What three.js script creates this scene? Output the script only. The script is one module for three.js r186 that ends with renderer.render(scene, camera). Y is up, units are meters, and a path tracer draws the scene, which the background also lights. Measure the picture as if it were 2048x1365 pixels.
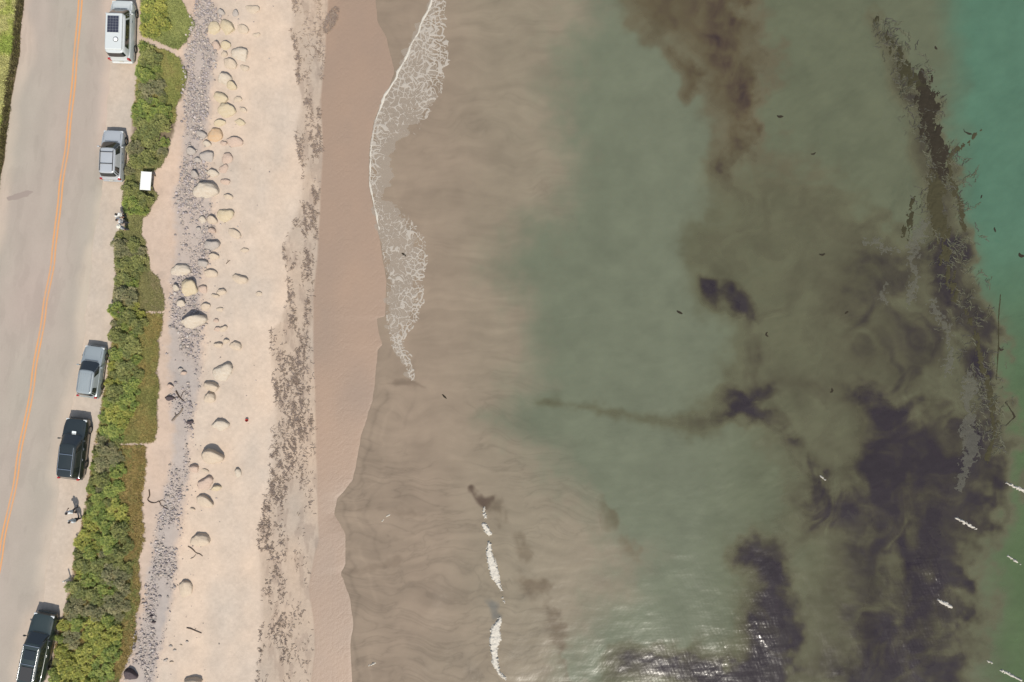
import * as THREE from 'three';
import { mergeGeometries, mergeVertices, toCreasedNormals } from 'three/addons/utils/BufferGeometryUtils.js';
import { RoundedBoxGeometry } from 'three/addons/geometries/RoundedBoxGeometry.js';
import { MarchingCubes } from 'three/addons/objects/MarchingCubes.js';

// ------------------------------------------------------------------ camera, sky, sun, exposure
const scene = new THREE.Scene();
const CAM = 68;                       // metres above the sea, drone looking straight down
const SC = 22;                        // plan units of the survey below per metre at sea level
const camera = new THREE.PerspectiveCamera(2 * Math.atan(682.5 / SC / CAM) * 180 / Math.PI, 1024 / 682, 0.5, 3000);
camera.position.set(0, CAM, 0);
camera.up.set(0, 0, -1);
camera.lookAt(0, 0, 0);
camera.updateMatrixWorld();

const sunDir = new THREE.Vector3(0.15, 0.829, 0.539).normalize();
const sun = new THREE.DirectionalLight(new THREE.Color(1, 0.935, 0.83), 4.0);
sun.position.copy(sunDir).multiplyScalar(120);
sun.castShadow = true;
sun.shadow.radius = 1.6;
sun.shadow.mapSize.set(4096, 4096);
Object.assign(sun.shadow.camera, { left: -70, right: 70, top: 60, bottom: -60, near: 1, far: 300 });
scene.add(sun, sun.target);

{ // clear, slightly hazy daylight sky
  const w = 256, h = 128, d = new Float32Array(w * h * 4);
  for (let j = 0; j < h; j++) for (let i = 0; i < w; i++) {
    const el = ((j + 0.5) / h - 0.5) * Math.PI, az = ((i + 0.5) / w - 0.5) * 2 * Math.PI;
    const dir = new THREE.Vector3(Math.cos(el) * Math.cos(az), Math.sin(el), Math.cos(el) * Math.sin(az));
    const up = Math.max(0, dir.y), g = Math.pow(1 - up, 3.2), cs = Math.max(0, dir.dot(sunDir)), halo = 0.9 * Math.pow(cs, 14) + 0.25 * Math.pow(cs, 4);
    const k = (j * w + i) * 4;
    d[k] = 0.3 + 0.4 * g + halo; d[k + 1] = 0.41 + 0.34 * g + halo * 0.96; d[k + 2] = 0.6 + 0.16 * g + halo * 0.88; d[k + 3] = 1;
    if (dir.y < 0) { d[k] = 0.3; d[k + 1] = 0.3; d[k + 2] = 0.28; }
  }
  const t = new THREE.DataTexture(d, w, h, THREE.RGBAFormat, THREE.FloatType);
  t.mapping = THREE.EquirectangularReflectionMapping; t.magFilter = t.minFilter = THREE.LinearFilter; t.needsUpdate = true;
  scene.background = t; scene.environment = t;
  scene.backgroundIntensity = 0.7; scene.environmentIntensity = 0.7;
}
const renderer = new THREE.WebGLRenderer({ antialias: true });
renderer.setSize(1024, 682);
renderer.toneMapping = THREE.LinearToneMapping;
renderer.toneMappingExposure = 1.1;
renderer.shadowMap.enabled = true;

// ------------------------------------------------------------------ helpers
let seed = 20240611;
const rnd = () => { seed = (seed + 0x6D2B79F5) | 0; let t = Math.imul(seed ^ (seed >>> 15), 1 | seed); t = (t + Math.imul(t ^ (t >>> 7), 61 | t)) ^ t; return ((t ^ (t >>> 14)) >>> 0) / 4294967296; };
const rr = (a, b) => a + (b - a) * rnd();
const clamp = (x, a = 0, b = 1) => x < a ? a : x > b ? b : x;
const sst = (a, b, x) => { const t = clamp((x - a) / (b - a)); return t * t * (3 - 2 * t); };
const mix = (a, b, t) => a + (b - a) * t;
const hash = (x, y) => { let n = Math.imul(x, 374761393) ^ Math.imul(y, 668265263); n = Math.imul(n ^ (n >>> 13), 1274126177); return ((n ^ (n >>> 16)) >>> 0) / 4294967296; };
function vn(x, y) {                   // smooth value noise, 0..1
  const xi = Math.floor(x), yi = Math.floor(y), fx = x - xi, fy = y - yi, u = fx * fx * fx * (fx * (fx * 6 - 15) + 10), v = fy * fy * fy * (fy * (fy * 6 - 15) + 10);
  const a = hash(xi, yi), b = hash(xi + 1, yi), c = hash(xi, yi + 1), d = hash(xi + 1, yi + 1);
  return a + (b - a) * u + (c - a) * v + (a - b - c + d) * u * v;
}
function fbm(x, y, o = 4) { let s = 0, a = 0.5, n = 0; for (let i = 0; i < o; i++) { s += a * vn(x, y); n += a; x = x * 2.03 + 17.7; y = y * 2.03 - 9.1; a *= 0.5; } return s / n; }
function worley(x, y) {               // [nearest, second nearest]
  const xi = Math.floor(x), yi = Math.floor(y); let a = 9, b = 9;
  for (let j = -1; j < 2; j++) for (let i = -1; i < 2; i++) {
    const px = xi + i + hash(xi + i, yi + j), py = yi + j + hash(xi + i + 91, yi + j - 37), d = Math.hypot(px - x, py - y);
    if (d < a) { b = a; a = d; } else if (d < b) b = d;
  }
  return [a, b];
}
const lin1 = (c) => { c /= 255; return c <= 0.04045 ? c / 12.92 : Math.pow((c + 0.055) / 1.055, 2.4); };
const srgb1 = (c) => { c = clamp(c); return 255 * (c <= 0.0031308 ? c * 12.92 : 1.055 * Math.pow(c, 1 / 2.4) - 0.055); };
const LIT = 1.62;                     // radiance of a level white sheet in this light; base colours are survey colours over it
const alb = (r, g, b) => [lin1(r) / LIT, lin1(g) / LIT, lin1(b) / LIT];
const col = (r, g, b) => { const c = alb(r, g, b); return new THREE.Color().setRGB(c[0], c[1], c[2]); };
const mat = (c, o = {}) => new THREE.MeshStandardMaterial({ color: c, roughness: 0.9, ...o });
const phys = (c, o = {}) => new THREE.MeshPhysicalMaterial({ color: c, roughness: 0.5, ...o });

const X = (u, y = 0) => (u - 1024) / SC * (CAM - y) / CAM, Z = (v, y = 0) => (v - 682.5) / SC * (CAM - y) / CAM;
// a line of the survey: points [v, u] at height y -> x as a function of z
function curve(y, pts) {
  const p = pts.map(([v, u]) => [Z(v, y), X(u, y)]), n = p.length;
  return (z) => {
    if (z <= p[0][0]) return p[0][1] + clamp(p[0][0] - z, 0, 60) * -(p[1][1] - p[0][1]) / (p[1][0] - p[0][0]) * 0.3;
    if (z >= p[n - 1][0]) return p[n - 1][1] + clamp(z - p[n - 1][0], 0, 60) * (p[n - 1][1] - p[n - 2][1]) / (p[n - 1][0] - p[n - 2][0]) * 0.5;
    let lo = 0, hi = n - 1; while (hi - lo > 1) { const m = (lo + hi) >> 1; if (p[m][0] <= z) lo = m; else hi = m; }
    const t = (z - p[lo][0]) / (p[hi][0] - p[lo][0]), s = t * t * (3 - 2 * t);
    return mix(p[lo][1], p[hi][1], 0.5 * t + 0.5 * s);
  };
}
const used = {};
function numbered(name) { const k = used[name] = (used[name] ?? -1) + 1; return k ? name + '_' + String(k).padStart(3, '0') : name; }
function put(o) { o.traverse((m) => { if (m.isMesh) { m.castShadow = true; m.receiveShadow = true; } }); return o; }
function tag(o, name, label, category, group, kind) {
  o.name = numbered(name); o.userData = { label, category };
  if (group) o.userData.group = group;
  if (kind) o.userData.kind = kind;
  scene.add(put(o)); return o;
}
function part(parent, name, geo, material, label) { const m = new THREE.Mesh(geo, material); m.name = name; if (label) m.userData.label = label; m.castShadow = m.receiveShadow = true; parent.add(m); return m; }
function structure(name, geo, material, label) { const m = new THREE.Mesh(geo, material); m.name = name; m.userData = { kind: 'structure', label, category: name.replace(/_/g, ' ') }; m.receiveShadow = m.castShadow = true; scene.add(m); return m; }
function dataTex(w, h, fill, srgb = true, wrap = THREE.RepeatWrapping) {
  const d = new Uint8Array(w * h * 4); fill(d, w, h);
  const t = new THREE.DataTexture(d, w, h, THREE.RGBAFormat, THREE.UnsignedByteType);
  t.magFilter = THREE.LinearFilter; t.minFilter = THREE.LinearFilter; t.wrapS = t.wrapT = wrap; if (srgb) t.colorSpace = THREE.SRGBColorSpace; t.needsUpdate = true; return t;
}
// region where f > 0, meshed on a square grid; rises to `thick` above base(x, z)
function patchGeo(f, x0, x1, z0, z1, cell, base, rise) {
  const nx = Math.ceil((x1 - x0) / cell) + 1, nz = Math.ceil((z1 - z0) / cell) + 1, F = new Float32Array(nx * nz);
  for (let j = 0; j < nz; j++) for (let i = 0; i < nx; i++) F[j * nx + i] = (i === 0 || j === 0 || i === nx - 1 || j === nz - 1) ? -1 : f(x0 + i * cell, z0 + j * cell);
  const pos = [], idx = [], at = new Map();
  const corner = (k) => { let n = at.get(k); if (n === undefined) { const x = x0 + (k % nx) * cell, z = z0 + Math.floor(k / nx) * cell; n = pos.length / 3; pos.push(x, base(x, z) + rise(F[k], x, z), z); at.set(k, n); } return n; };
  const edge = (a, b) => {
    if (a > b) [a, b] = [b, a]; const key = a + ':' + b; let n = at.get(key);
    if (n === undefined) { const t = clamp(F[a] / (F[a] - F[b]), 0.02, 0.98), xa = x0 + (a % nx) * cell, za = z0 + Math.floor(a / nx) * cell, xb = x0 + (b % nx) * cell, zb = z0 + Math.floor(b / nx) * cell, x = mix(xa, xb, t), z = mix(za, zb, t); n = pos.length / 3; pos.push(x, base(x, z), z); at.set(key, n); } return n;
  };
  for (let j = 0; j < nz - 1; j++) for (let i = 0; i < nx - 1; i++) {
    const q = [j * nx + i, (j + 1) * nx + i, (j + 1) * nx + i + 1, j * nx + i + 1], poly = [];
    if (F[q[0]] <= 0 && F[q[1]] <= 0 && F[q[2]] <= 0 && F[q[3]] <= 0) continue;
    for (let k = 0; k < 4; k++) { const a = q[k], b = q[(k + 1) % 4]; if (F[a] > 0) poly.push(corner(a)); if ((F[a] > 0) !== (F[b] > 0)) poly.push(edge(a, b)); }
    for (let k = 1; k + 1 < poly.length; k++) idx.push(poly[0], poly[k], poly[k + 1]);
  }
  const g = new THREE.BufferGeometry();
  g.setAttribute('position', new THREE.Float32BufferAttribute(pos, 3)); g.setIndex(idx); g.computeVertexNormals(); planUV(g); return g;
}
function planUV(g) { const p = g.attributes.position, uv = new Float32Array(p.count * 2); for (let i = 0; i < p.count; i++) { uv[2 * i] = p.getX(i); uv[2 * i + 1] = -p.getZ(i); } g.setAttribute('uv', new THREE.BufferAttribute(uv, 2)); return g; }
function grid(xs, zs, yf) {
  const pos = [], idx = [], nx = xs.length;
  for (const z of zs) for (const x of xs) pos.push(x, yf(x, z), z);
  for (let j = 0; j < zs.length - 1; j++) for (let i = 0; i < nx - 1; i++) { const a = j * nx + i; idx.push(a, a + nx, a + 1, a + 1, a + nx, a + nx + 1); }
  const g = new THREE.BufferGeometry(); g.setAttribute('position', new THREE.Float32BufferAttribute(pos, 3)); g.setIndex(idx); g.computeVertexNormals(); return planUV(g);
}
const span = (a, b, s) => { const n = Math.round((b - a) / s), o = []; for (let i = 0; i <= n; i++) o.push(a + (b - a) * i / n); return o; };
// distance to a polygon (negative inside); px survey units
function polyDist(P, x, y) {
  let d = 1e9, s = 1;
  for (let i = 0, j = P.length - 1; i < P.length; j = i++) {
    const ex = P[j][0] - P[i][0], ey = P[j][1] - P[i][1], wx = x - P[i][0], wy = y - P[i][1], t = clamp((wx * ex + wy * ey) / (ex * ex + ey * ey)), bx = wx - ex * t, by = wy - ey * t;
    d = Math.min(d, bx * bx + by * by);
    const c1 = y >= P[i][1], c2 = y < P[j][1], c3 = ex * wy > ey * wx; if ((c1 && c2 && c3) || (!c1 && !c2 && !c3)) s = -s;
  }
  return s * Math.sqrt(d);
}
// distance to a polyline of [u, v, halfWidth], less the width there
function lineDist(P, x, y) {
  let d = 1e9;
  for (let i = 0; i + 1 < P.length; i++) {
    const ex = P[i + 1][0] - P[i][0], ey = P[i + 1][1] - P[i][1], wx = x - P[i][0], wy = y - P[i][1], t = clamp((wx * ex + wy * ey) / (ex * ex + ey * ey));
    d = Math.min(d, Math.hypot(wx - ex * t, wy - ey * t) - mix(P[i][2], P[i + 1][2], t));
  }
  return d;
}

// ------------------------------------------------------------------ survey lines of the coast, [v, u]
const ROADY = 2.2;
const roadL = curve(ROADY, [[-200, 72], [0, 47], [100, 38], [200, 22], [300, 10], [360, 0], [500, -24], [700, -62], [1000, -130], [1365, -225], [1565, -280]]);
const roadM = curve(ROADY, [[-200, 178], [0, 160.5], [140, 149], [280, 135.5], [380, 121], [520, 106], [620, 88.5], [760, 66], [940, 34], [1100, 3], [1365, -56], [1565, -104]]);
const roadR = curve(ROADY, [[-200, 225], [0, 219], [140, 217], [300, 212], [380, 202], [520, 184], [620, 171], [700, 164], [760, 154], [820, 139], [1000, 115], [1100, 100], [1200, 84], [1300, 58], [1365, 40], [1565, -10]]);
const hedgeL = curve(ROADY, [[-200, 285], [0, 280], [60, 282], [100, 280], [140, 276], [190, 270], [240, 264], [300, 260], [350, 250], [400, 246], [450, 248], [470, 232], [500, 229], [560, 232], [620, 225], [700, 221], [760, 215], [800, 206], [850, 198], [900, 187], [950, 181], [1000, 173], [1050, 163], [1100, 150], [1150, 145], [1200, 133], [1250, 121], [1300, 108], [1365, 98], [1565, 55]]);
const shrubR = curve(ROADY, [[-200, 335], [0, 335], [60, 335], [80, 300], [100, 300], [120, 320], [200, 335], [250, 345], [300, 335], [330, 312], [345, 280], [375, 290], [395, 308], [420, 297], [450, 275], [480, 287], [530, 297], [560, 277], [600, 272], [640, 290], [700, 286], [760, 286], [820, 276], [860, 247], [890, 241], [920, 250], [960, 245], [1000, 246], [1050, 268], [1100, 265], [1150, 260], [1200, 262], [1250, 245], [1300, 240], [1340, 222], [1365, 205], [1565, 160]]);
const hedgeR = curve(2.05, [[-200, 350], [0, 362], [20, 375], [50, 388], [80, 375], [95, 360], [110, 350], [130, 368], [155, 372], [190, 365], [220, 352], [260, 350], [290, 340], [330, 326], [345, 300], [380, 306], [395, 315], [420, 300], [440, 285], [455, 281], [490, 292], [540, 299], [560, 318], [600, 328], [640, 325], [690, 318], [740, 313], [775, 320], [800, 315], [850, 316], [880, 309], [900, 291], [940, 292], [990, 285], [1020, 285], [1050, 287], [1080, 290], [1120, 276], [1160, 281], [1200, 278], [1240, 272], [1300, 268], [1340, 250], [1365, 240], [1565, 190]]);
const cobL = curve(1.75, [[-200, 400], [0, 392], [100, 372], [200, 368], [300, 364], [400, 350], [500, 345], [600, 338], [700, 332], [800, 340], [900, 346], [1000, 322], [1100, 303], [1200, 284], [1300, 265], [1365, 248], [1565, 200]]);
const cobR = curve(1.5, [[-200, 420], [0, 422], [40, 440], [70, 410], [100, 432], [200, 420], [300, 405], [400, 428], [500, 422], [560, 402], [650, 408], [750, 400], [850, 385], [950, 375], [1050, 360], [1150, 350], [1250, 331], [1365, 308], [1565, 260]]);
const wrackL = curve(0.42, [[-200, 588], [0, 585], [50, 583], [60, 577], [100, 588], [150, 590], [200, 600], [250, 590], [300, 592], [340, 605], [400, 600], [440, 585], [480, 570], [495, 560], [540, 572], [590, 575], [640, 560], [660, 540], [720, 540], [780, 546], [830, 546], [900, 541], [950, 540], [1000, 527], [1050, 516], [1100, 515], [1150, 516], [1250, 520], [1365, 511], [1565, 505]]);
const wrackR = curve(0.22, [[-200, 655], [0, 655], [100, 650], [200, 641], [300, 645], [400, 640], [500, 635], [600, 626], [700, 626], [800, 630], [900, 632], [1000, 635], [1080, 637], [1130, 625], [1180, 618], [1250, 628], [1300, 630], [1365, 622], [1565, 610]]);
const shore = curve(0, [[-200, 742], [0, 751], [40, 754], [80, 774], [143, 788], [170, 780], [200, 763], [250, 746], [300, 738], [370, 737], [410, 745], [440, 752], [500, 762], [560, 772], [610, 771], [634, 770], [637, 753], [665, 757], [690, 764], [700, 755], [760, 750], [800, 745], [830, 735], [880, 720], [930, 712], [960, 705], [980, 690], [1000, 673], [1030, 668], [1050, 680], [1068, 690], [1130, 690], [1148, 681], [1165, 688], [1200, 700], [1250, 706], [1290, 700], [1365, 704], [1565, 690]]);
const foamL = curve(0, [[-200, 900], [0, 862], [60, 836], [100, 816], [150, 792], [200, 764], [250, 747], [300, 739], [370, 738], [410, 746], [440, 753], [500, 764], [560, 774], [610, 773], [640, 772], [690, 782], [735, 812], [760, 820]]);
const foamR = curve(0, [[-200, 912], [0, 880], [60, 885], [130, 886], [180, 872], [230, 852], [260, 828], [290, 800], [330, 790], [370, 792], [400, 782], [430, 806], [470, 838], [510, 850], [540, 842], [590, 838], [640, 830], [660, 815], [680, 803], [700, 802], [735, 820], [760, 824]]);

const und = (x, z) => (fbm(x * 0.22, z * 0.22, 3) - 0.5) * 0.16 + (fbm(x * 1.1 + 40, z * 1.1, 2) - 0.5) * 0.045;
function landY(x, z) {
  const rl = roadL(z), rR = roadR(z), hr = hedgeR(z);
  if (x < rl) return ROADY - 0.05 + 0.42 * sst(0, 0.55, rl - x) + 0.9 * sst(0.5, 9, rl - x) + (fbm(x * 0.5, z * 0.5, 3) - 0.5) * 0.2 * sst(0, 2, rl - x);
  if (x < rR) return ROADY - 0.06 + 0.055 * sst(rR - 0.5, rR + 0.1, x);
  if (x < hr) return ROADY - 0.012 + (fbm(x * 0.6, z * 0.6, 3) - 0.5) * 0.05 - 0.13 * sst(hedgeL(z), hr, x);
  const k = [[hr, 2.05], [cobL(z), 1.75], [cobR(z), 1.5], [wrackL(z), 0.42], [wrackR(z), 0.2], [shore(z), 0]];
  for (let i = 0; i < 5; i++) if (x < k[i + 1][0]) { const t = clamp((x - k[i][0]) / Math.max(0.05, k[i + 1][0] - k[i][0])); return mix(k[i][1], k[i + 1][1], t) + und(x, z) * (i < 2 ? 0.8 : i === 2 ? 1 - 0.6 * t : i === 3 ? 0.3 * (1 - t) : 0); }
  return bedY(x, z);
}
function bedY(x, z) { const d = x - shore(z); return -Math.min(0.055 * d, 0.9 + 0.03 * d, 2.6) - 0.02 + (fbm(x * 0.12 + 5, z * 0.12, 3) - 0.5) * 0.4 * sst(1, 10, d); }
// ground point that the survey shows at u, v
function at(u, v) { let y = 1.5, x, z; for (let i = 0; i < 6; i++) { x = X(u, y); z = Z(v, y); y = x > -15 && x > shore(z) ? 0 : landY(x, z); } return new THREE.Vector3(x, y, z); }

// ------------------------------------------------------------------ ground of the beach and the roadside
const BX0 = -57, BX1 = -5, BZ0 = -41, BZ1 = 41;
const gw = 1536, gh = 2048;
const STAIN = alb(182, 161, 144), DRY = alb(227, 206, 186), PINK = alb(221, 196, 176), SHOULDER = alb(219, 200, 181), COB = alb(196, 184, 176), DAMP = alb(205, 184, 164), WET = alb(179, 152, 131), SOIL = alb(118, 104, 78), VERGE = alb(125, 130, 70);
const beachRough = new Uint8Array(gw * gh * 4);
const beachMap = dataTex(gw, gh, (d) => {
  const lerp = (c, t, k) => { c[0] = mix(c[0], t[0], k); c[1] = mix(c[1], t[1], k); c[2] = mix(c[2], t[2], k); };
  for (let j = 0; j < gh; j++) {
    const z = -mix(-BZ1, -BZ0, (j + 0.5) / gh), rl = roadL(z), rR = roadR(z), hl = hedgeL(z), hr = hedgeR(z), cl = cobL(z), cr = cobR(z), wl = wrackL(z), wr = wrackR(z), sh = shore(z);
    for (let i = 0; i < gw; i++) {
      const x = mix(BX0, BX1, (i + 0.5) / gw), w1 = fbm(x * 0.9, z * 0.9, 4) - 0.5, w2 = fbm(x * 4 + 31, z * 4, 3) - 0.5, c = [...DRY];
      const xx = x + w1 * 0.9 + w2 * 0.25;
      if (x < rl + 0.3) { c[0] = SOIL[0]; c[1] = SOIL[1]; c[2] = SOIL[2]; lerp(c, VERGE, sst(0.3, 0.8, rl - x + w2 * 0.3)); }
      else if (x < hl - 0.1) { lerp(c, SHOULDER, 1); }
      else {
        if (xx < cr + 0.8) lerp(c, PINK, 1 - sst(cr - 0.6, cr + 0.8, xx));
        const pu = 1024 + x * SC * 1.032, pv = 682.5 + z * SC * 1.032, gap = pu > 278 && Math.abs((pv - 76) - (pu - 283) * 0.42) < 7.5 || Math.abs(pv - 889) < 5 || Math.abs(pv - 625) < 4; if (x < hr + 0.5 && !gap) lerp(c, SOIL, (1 - sst(hr - 0.25, hr + 0.1, x + w2 * 0.3)) * sst(hl - 0.2, hl + 0.3, x + w2 * 0.4) * 0.85);
        lerp(c, COB, sst(cl - 0.3, cl + 0.5, xx) * (1 - sst(cr - 0.4, cr + 0.3, xx)) * 0.85);
        lerp(c, DAMP, sst(wl - 0.1, wl + 0.5, x + w2 * 0.5) * 0.9); lerp(c, STAIN, sst(wl, wl + 0.3, x) * sst(0.5, 0.68, fbm(x * 2.2, z * 0.7 + 12, 4)) * 0.6);
        lerp(c, WET, sst(wr - 0.12, wr + 0.12, x + w2 * 0.05));
      }
      const wet = sst(wr - 0.12, wr + 0.15, x), big = fbm(x * 0.35 + 7, z * 0.2 - 3, 3) - 0.5;
      const m = 1 + w1 * 0.16 * (1 - wet * 0.85) + w2 * 0.16 * (1 - wet * 0.9) + (hash(i, j) - 0.5) * 0.09 * (1 - wet * 0.7) + big * 0.14;
      const ruddy = big * 0.1 * (1 - wet * 0.4);
      const k = (j * gw + i) * 4;
      d[k] = srgb1(c[0] * m * (1 + ruddy)); d[k + 1] = srgb1(c[1] * m); d[k + 2] = srgb1(c[2] * m * (1 - ruddy)); d[k + 3] = 255;
      beachRough[k] = beachRough[k + 1] = beachRough[k + 2] = 255 * mix(0.95, 0.5, wet); beachRough[k + 3] = 255;
    }
  }
}, true, THREE.MirroredRepeatWrapping);
const beachRoughMap = dataTex(gw, gh, (d) => d.set(beachRough), false, THREE.MirroredRepeatWrapping);
const grainMap = dataTex(512, 512, (d, w, h) => {
  const P = 512;
  for (let j = 0; j < h; j++) for (let i = 0; i < w; i++) {
    const t = (a) => { const fx = i / w, fy = j / h, s = (x, y) => vn(x, y); const n = a; const A = s(fx * n, fy * n), B = s(fx * n - n, fy * n), C = s(fx * n, fy * n - n), D = s(fx * n - n, fy * n - n); return mix(mix(A, B, fx), mix(C, D, fx), fy); };
    const v = 0.5 * t(14) + 0.3 * t(40) + 0.2 * t(120), k = (j * P + i) * 4; d[k] = d[k + 1] = d[k + 2] = 255 * v; d[k + 3] = 255;
  }
}, false);
const place = (t, x0, x1, z0, z1) => { t.repeat.set(1 / (x1 - x0), 1 / (z1 - z0)); t.offset.set(-x0 / (x1 - x0), z1 / (z1 - z0)); return t; };
place(beachMap, BX0, BX1, BZ0, BZ1); place(beachRoughMap, BX0, BX1, BZ0, BZ1);
const grainSand = grainMap.clone(); grainSand.repeat.set(1 / 3.1, 1 / 3.1); grainSand.needsUpdate = true;
const far = [600, 320, 170, 110, 80, 64, 54];
const zsAll = [...far.map((a) => -a), ...span(-46, 46, 0.22), ...[...far].reverse()];
structure('beach', grid([-600, -320, -170, -110, -80, -66, ...span(-60, -4, 0.22)], zsAll, landY),
  mat(0xffffff, { map: beachMap, roughnessMap: beachRoughMap, roughness: 1, bumpMap: grainSand, bumpScale: 0.02 }), 'pale sandy beach sloping from the roadside to the wet shore');

// ------------------------------------------------------------------ road with its double centre line
{
  const rows = [-600, -300, -150, -90, -60, ...span(-46, 46, 0.5), 60, 90, 150, 300, 600], pos = [], idx = [], uv = [], M = 12;
  rows.forEach((z, r) => {
    const a = roadL(z) + (fbm(z * 1.3, 3, 3) - 0.5) * 0.3, b = roadR(z) + (fbm(z * 0.9, 8, 3) - 0.5) * 0.5;
    for (let i = 0; i <= M + 2; i++) {
      const t = clamp((i - 1) / M), x = mix(a, b, t), y = i === 0 || i === M + 2 ? ROADY - 0.09 : ROADY + 0.03 * Math.sin(Math.PI * t);
      pos.push(x + (i === 0 ? -0.03 : i === M + 2 ? 0.03 : 0), y, z); uv.push(t, -z);
      if (r && i) { const q = M + 3, k = r * q + i; idx.push(k - q - 1, k - 1, k - q, k - q, k - 1, k); }
    }
  });
  const g = new THREE.BufferGeometry(); g.setAttribute('position', new THREE.Float32BufferAttribute(pos, 3)); g.setAttribute('uv', new THREE.Float32BufferAttribute(uv, 2)); g.setIndex(idx); g.computeVertexNormals();
  const base = alb(192, 179, 166), dust = alb(211, 193, 176), W = 256, Hh = 2048;
  const map = dataTex(W, Hh, (d) => {
    for (let j = 0; j < Hh; j++) for (let i = 0; i < W; i++) {
      const x = i / W * 7.6, z = j / Hh * 92, wob = fbm(x * 0.4, z * 0.25, 3) - 0.5, e = Math.max(1 - sst(0.2, 1.3, x + wob * 1.4), sst(6.6, 7.6, x + wob * 1.2));
      const track = 0.5 + 0.5 * Math.cos((x - 1.9 - wob * 0.3) * 2 * Math.PI / 1.75), m = 1 + (fbm(x * 1.2, z * 0.5, 4) - 0.5) * 0.12 + (hash(i, j) - 0.5) * 0.08 + track * 0.03 - 0.05 * sst(0.62, 0.7, fbm(x * 1.7 + 9, z * 0.35, 3));
      const pk = (fbm(x * 0.25 + 3, z * 0.12, 2) - 0.5) * 0.12, k = (j * W + i) * 4;
      d[k] = srgb1(mix(base[0], dust[0], e) * m * (1 + pk)); d[k + 1] = srgb1(mix(base[1], dust[1], e) * m); d[k + 2] = srgb1(mix(base[2], dust[2], e) * m * (1 + pk * 0.3)); d[k + 3] = 255;
    }
  }, true);
  map.repeat.set(1, 1 / 92); map.offset.set(0, 0.5); map.wrapS = THREE.ClampToEdgeWrapping;
  const road = structure('road', g, mat(0xffffff, { map, roughness: 0.92 }), 'pale worn asphalt coast road curving along the beach');
  const yellow = alb(246, 176, 112);
  const lineMap = dataTex(16, 1024, (d) => { for (let j = 0; j < 1024; j++) for (let i = 0; i < 16; i++) { const k = (j * 16 + i) * 4, w = sst(0.6, 0.8, fbm(i * 0.3, j * 0.25, 3)) * 0.6 + (hash(i, j) - 0.5) * 0.12 + (fbm(2, j * 0.02, 2) - 0.5) * 0.35; for (let n = 0; n < 3; n++) d[k + n] = srgb1(mix(yellow[n], base[n], clamp(w + 0.12))); d[k + 3] = 255; } });
  for (const off of [-0.14, 0.14]) {
    const p = [], ix = [], u2 = [];
    rows.forEach((z, r) => { for (const s of [-1, 1]) { const x = roadM(z) + off + s * 0.07, t = (x - roadL(z)) / (roadR(z) - roadL(z)); p.push(x, ROADY + 0.03 * Math.sin(Math.PI * t) + 0.006, z); u2.push(s < 0 ? 0 : 1, z / 30); } if (r) { const k = r * 2; ix.push(k - 2, k, k - 1, k - 1, k, k + 1); } });
    const lg = new THREE.BufferGeometry(); lg.setAttribute('position', new THREE.Float32BufferAttribute(p, 3)); lg.setAttribute('uv', new THREE.Float32BufferAttribute(u2, 2)); lg.setIndex(ix); lg.computeVertexNormals();
    part(road, 'centre_line', lg, mat(0xffffff, { map: lineMap, roughness: 0.8 }), 'faded yellow painted centre line');
  }
  // a resurfaced patch by the left edge
  const pc = at(40, 392), pg = patchGeo((x, z) => 1 - Math.hypot((x - pc.x) / 1.2, (z - pc.z - (x - pc.x) * -0.3) / 0.28) + (fbm(x * 3, z * 3, 3) - 0.5) * 0.7, pc.x - 2, pc.x + 2, pc.z - 1, pc.z + 1, 0.06, (x, z) => ROADY + 0.03 * Math.sin(Math.PI * clamp((x - roadL(z)) / (roadR(z) - roadL(z)))) + 0.004, () => 0.001);
  part(road, 'tar_patch', pg, mat(col(176, 160, 150)), 'darker patch of asphalt');
}

// ------------------------------------------------------------------ sea bed, reef, water
const REEF = [
  ['small dark reef patch in open green water', [[1406, 563], [1432, 574], [1455, 578], [1496, 604], [1494, 640], [1472, 632], [1448, 612], [1428, 618], [1408, 600]], 5],
  ['dark reef arm joined by a narrow ridge to the brown shoal', [[1436, 782], [1480, 790], [1536, 793], [1528, 828], [1562, 852], [1592, 898], [1618, 926], [1650, 968], [1604, 946], [1556, 888], [1512, 858], [1490, 884], [1458, 880], [1436, 850]], 7],
  ['wide dark reef shoal beside the floating seaweed line', [[1730, 760], [1850, 830], [1900, 800], [1985, 820], [1995, 900], [1950, 990], [1905, 1060], [1935, 1180], [1925, 1280], [1890, 1365], [1690, 1380], [1740, 1290], [1770, 1180], [1850, 1130], [1760, 1060], [1640, 1060], [1600, 990], [1680, 960], [1740, 900]], 22],
  ['dark weedy reef at the lower edge with glinting ripples', [[1484, 1108], [1560, 1128], [1606, 1156], [1592, 1240], [1570, 1300], [1550, 1400], [1240, 1400], [1236, 1296], [1290, 1296], [1350, 1322], [1440, 1290], [1482, 1240], [1478, 1180]], 14],
];
const reefF = (P, soft, x, z) => { const u = 1024 + x * SC, v = 682.5 + z * SC, w = (fbm(u * 0.022, v * 0.022, 4) - 0.5) * soft * 3 + (fbm(u * 0.06, v * 0.06, 4) - 0.5) * 30 + (fbm(u * 0.3, v * 0.3, 3) - 0.5) * 12; return -(polyDist(P, u, v) + w) / soft; };
const bedMap = dataTex(512, 512, (d, W, H2) => { const a = alb(150, 146, 118); for (let j = 0; j < H2; j++) for (let i = 0; i < W; i++) { const m = 1 + (fbm(i * 0.04, j * 0.04, 4) - 0.5) * 0.5 + (fbm(i * 0.2, j * 0.02, 3) - 0.5) * 0.2, k = (j * W + i) * 4; for (let n = 0; n < 3; n++) d[k + n] = srgb1(a[n] * m); d[k + 3] = 255; } });
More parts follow.
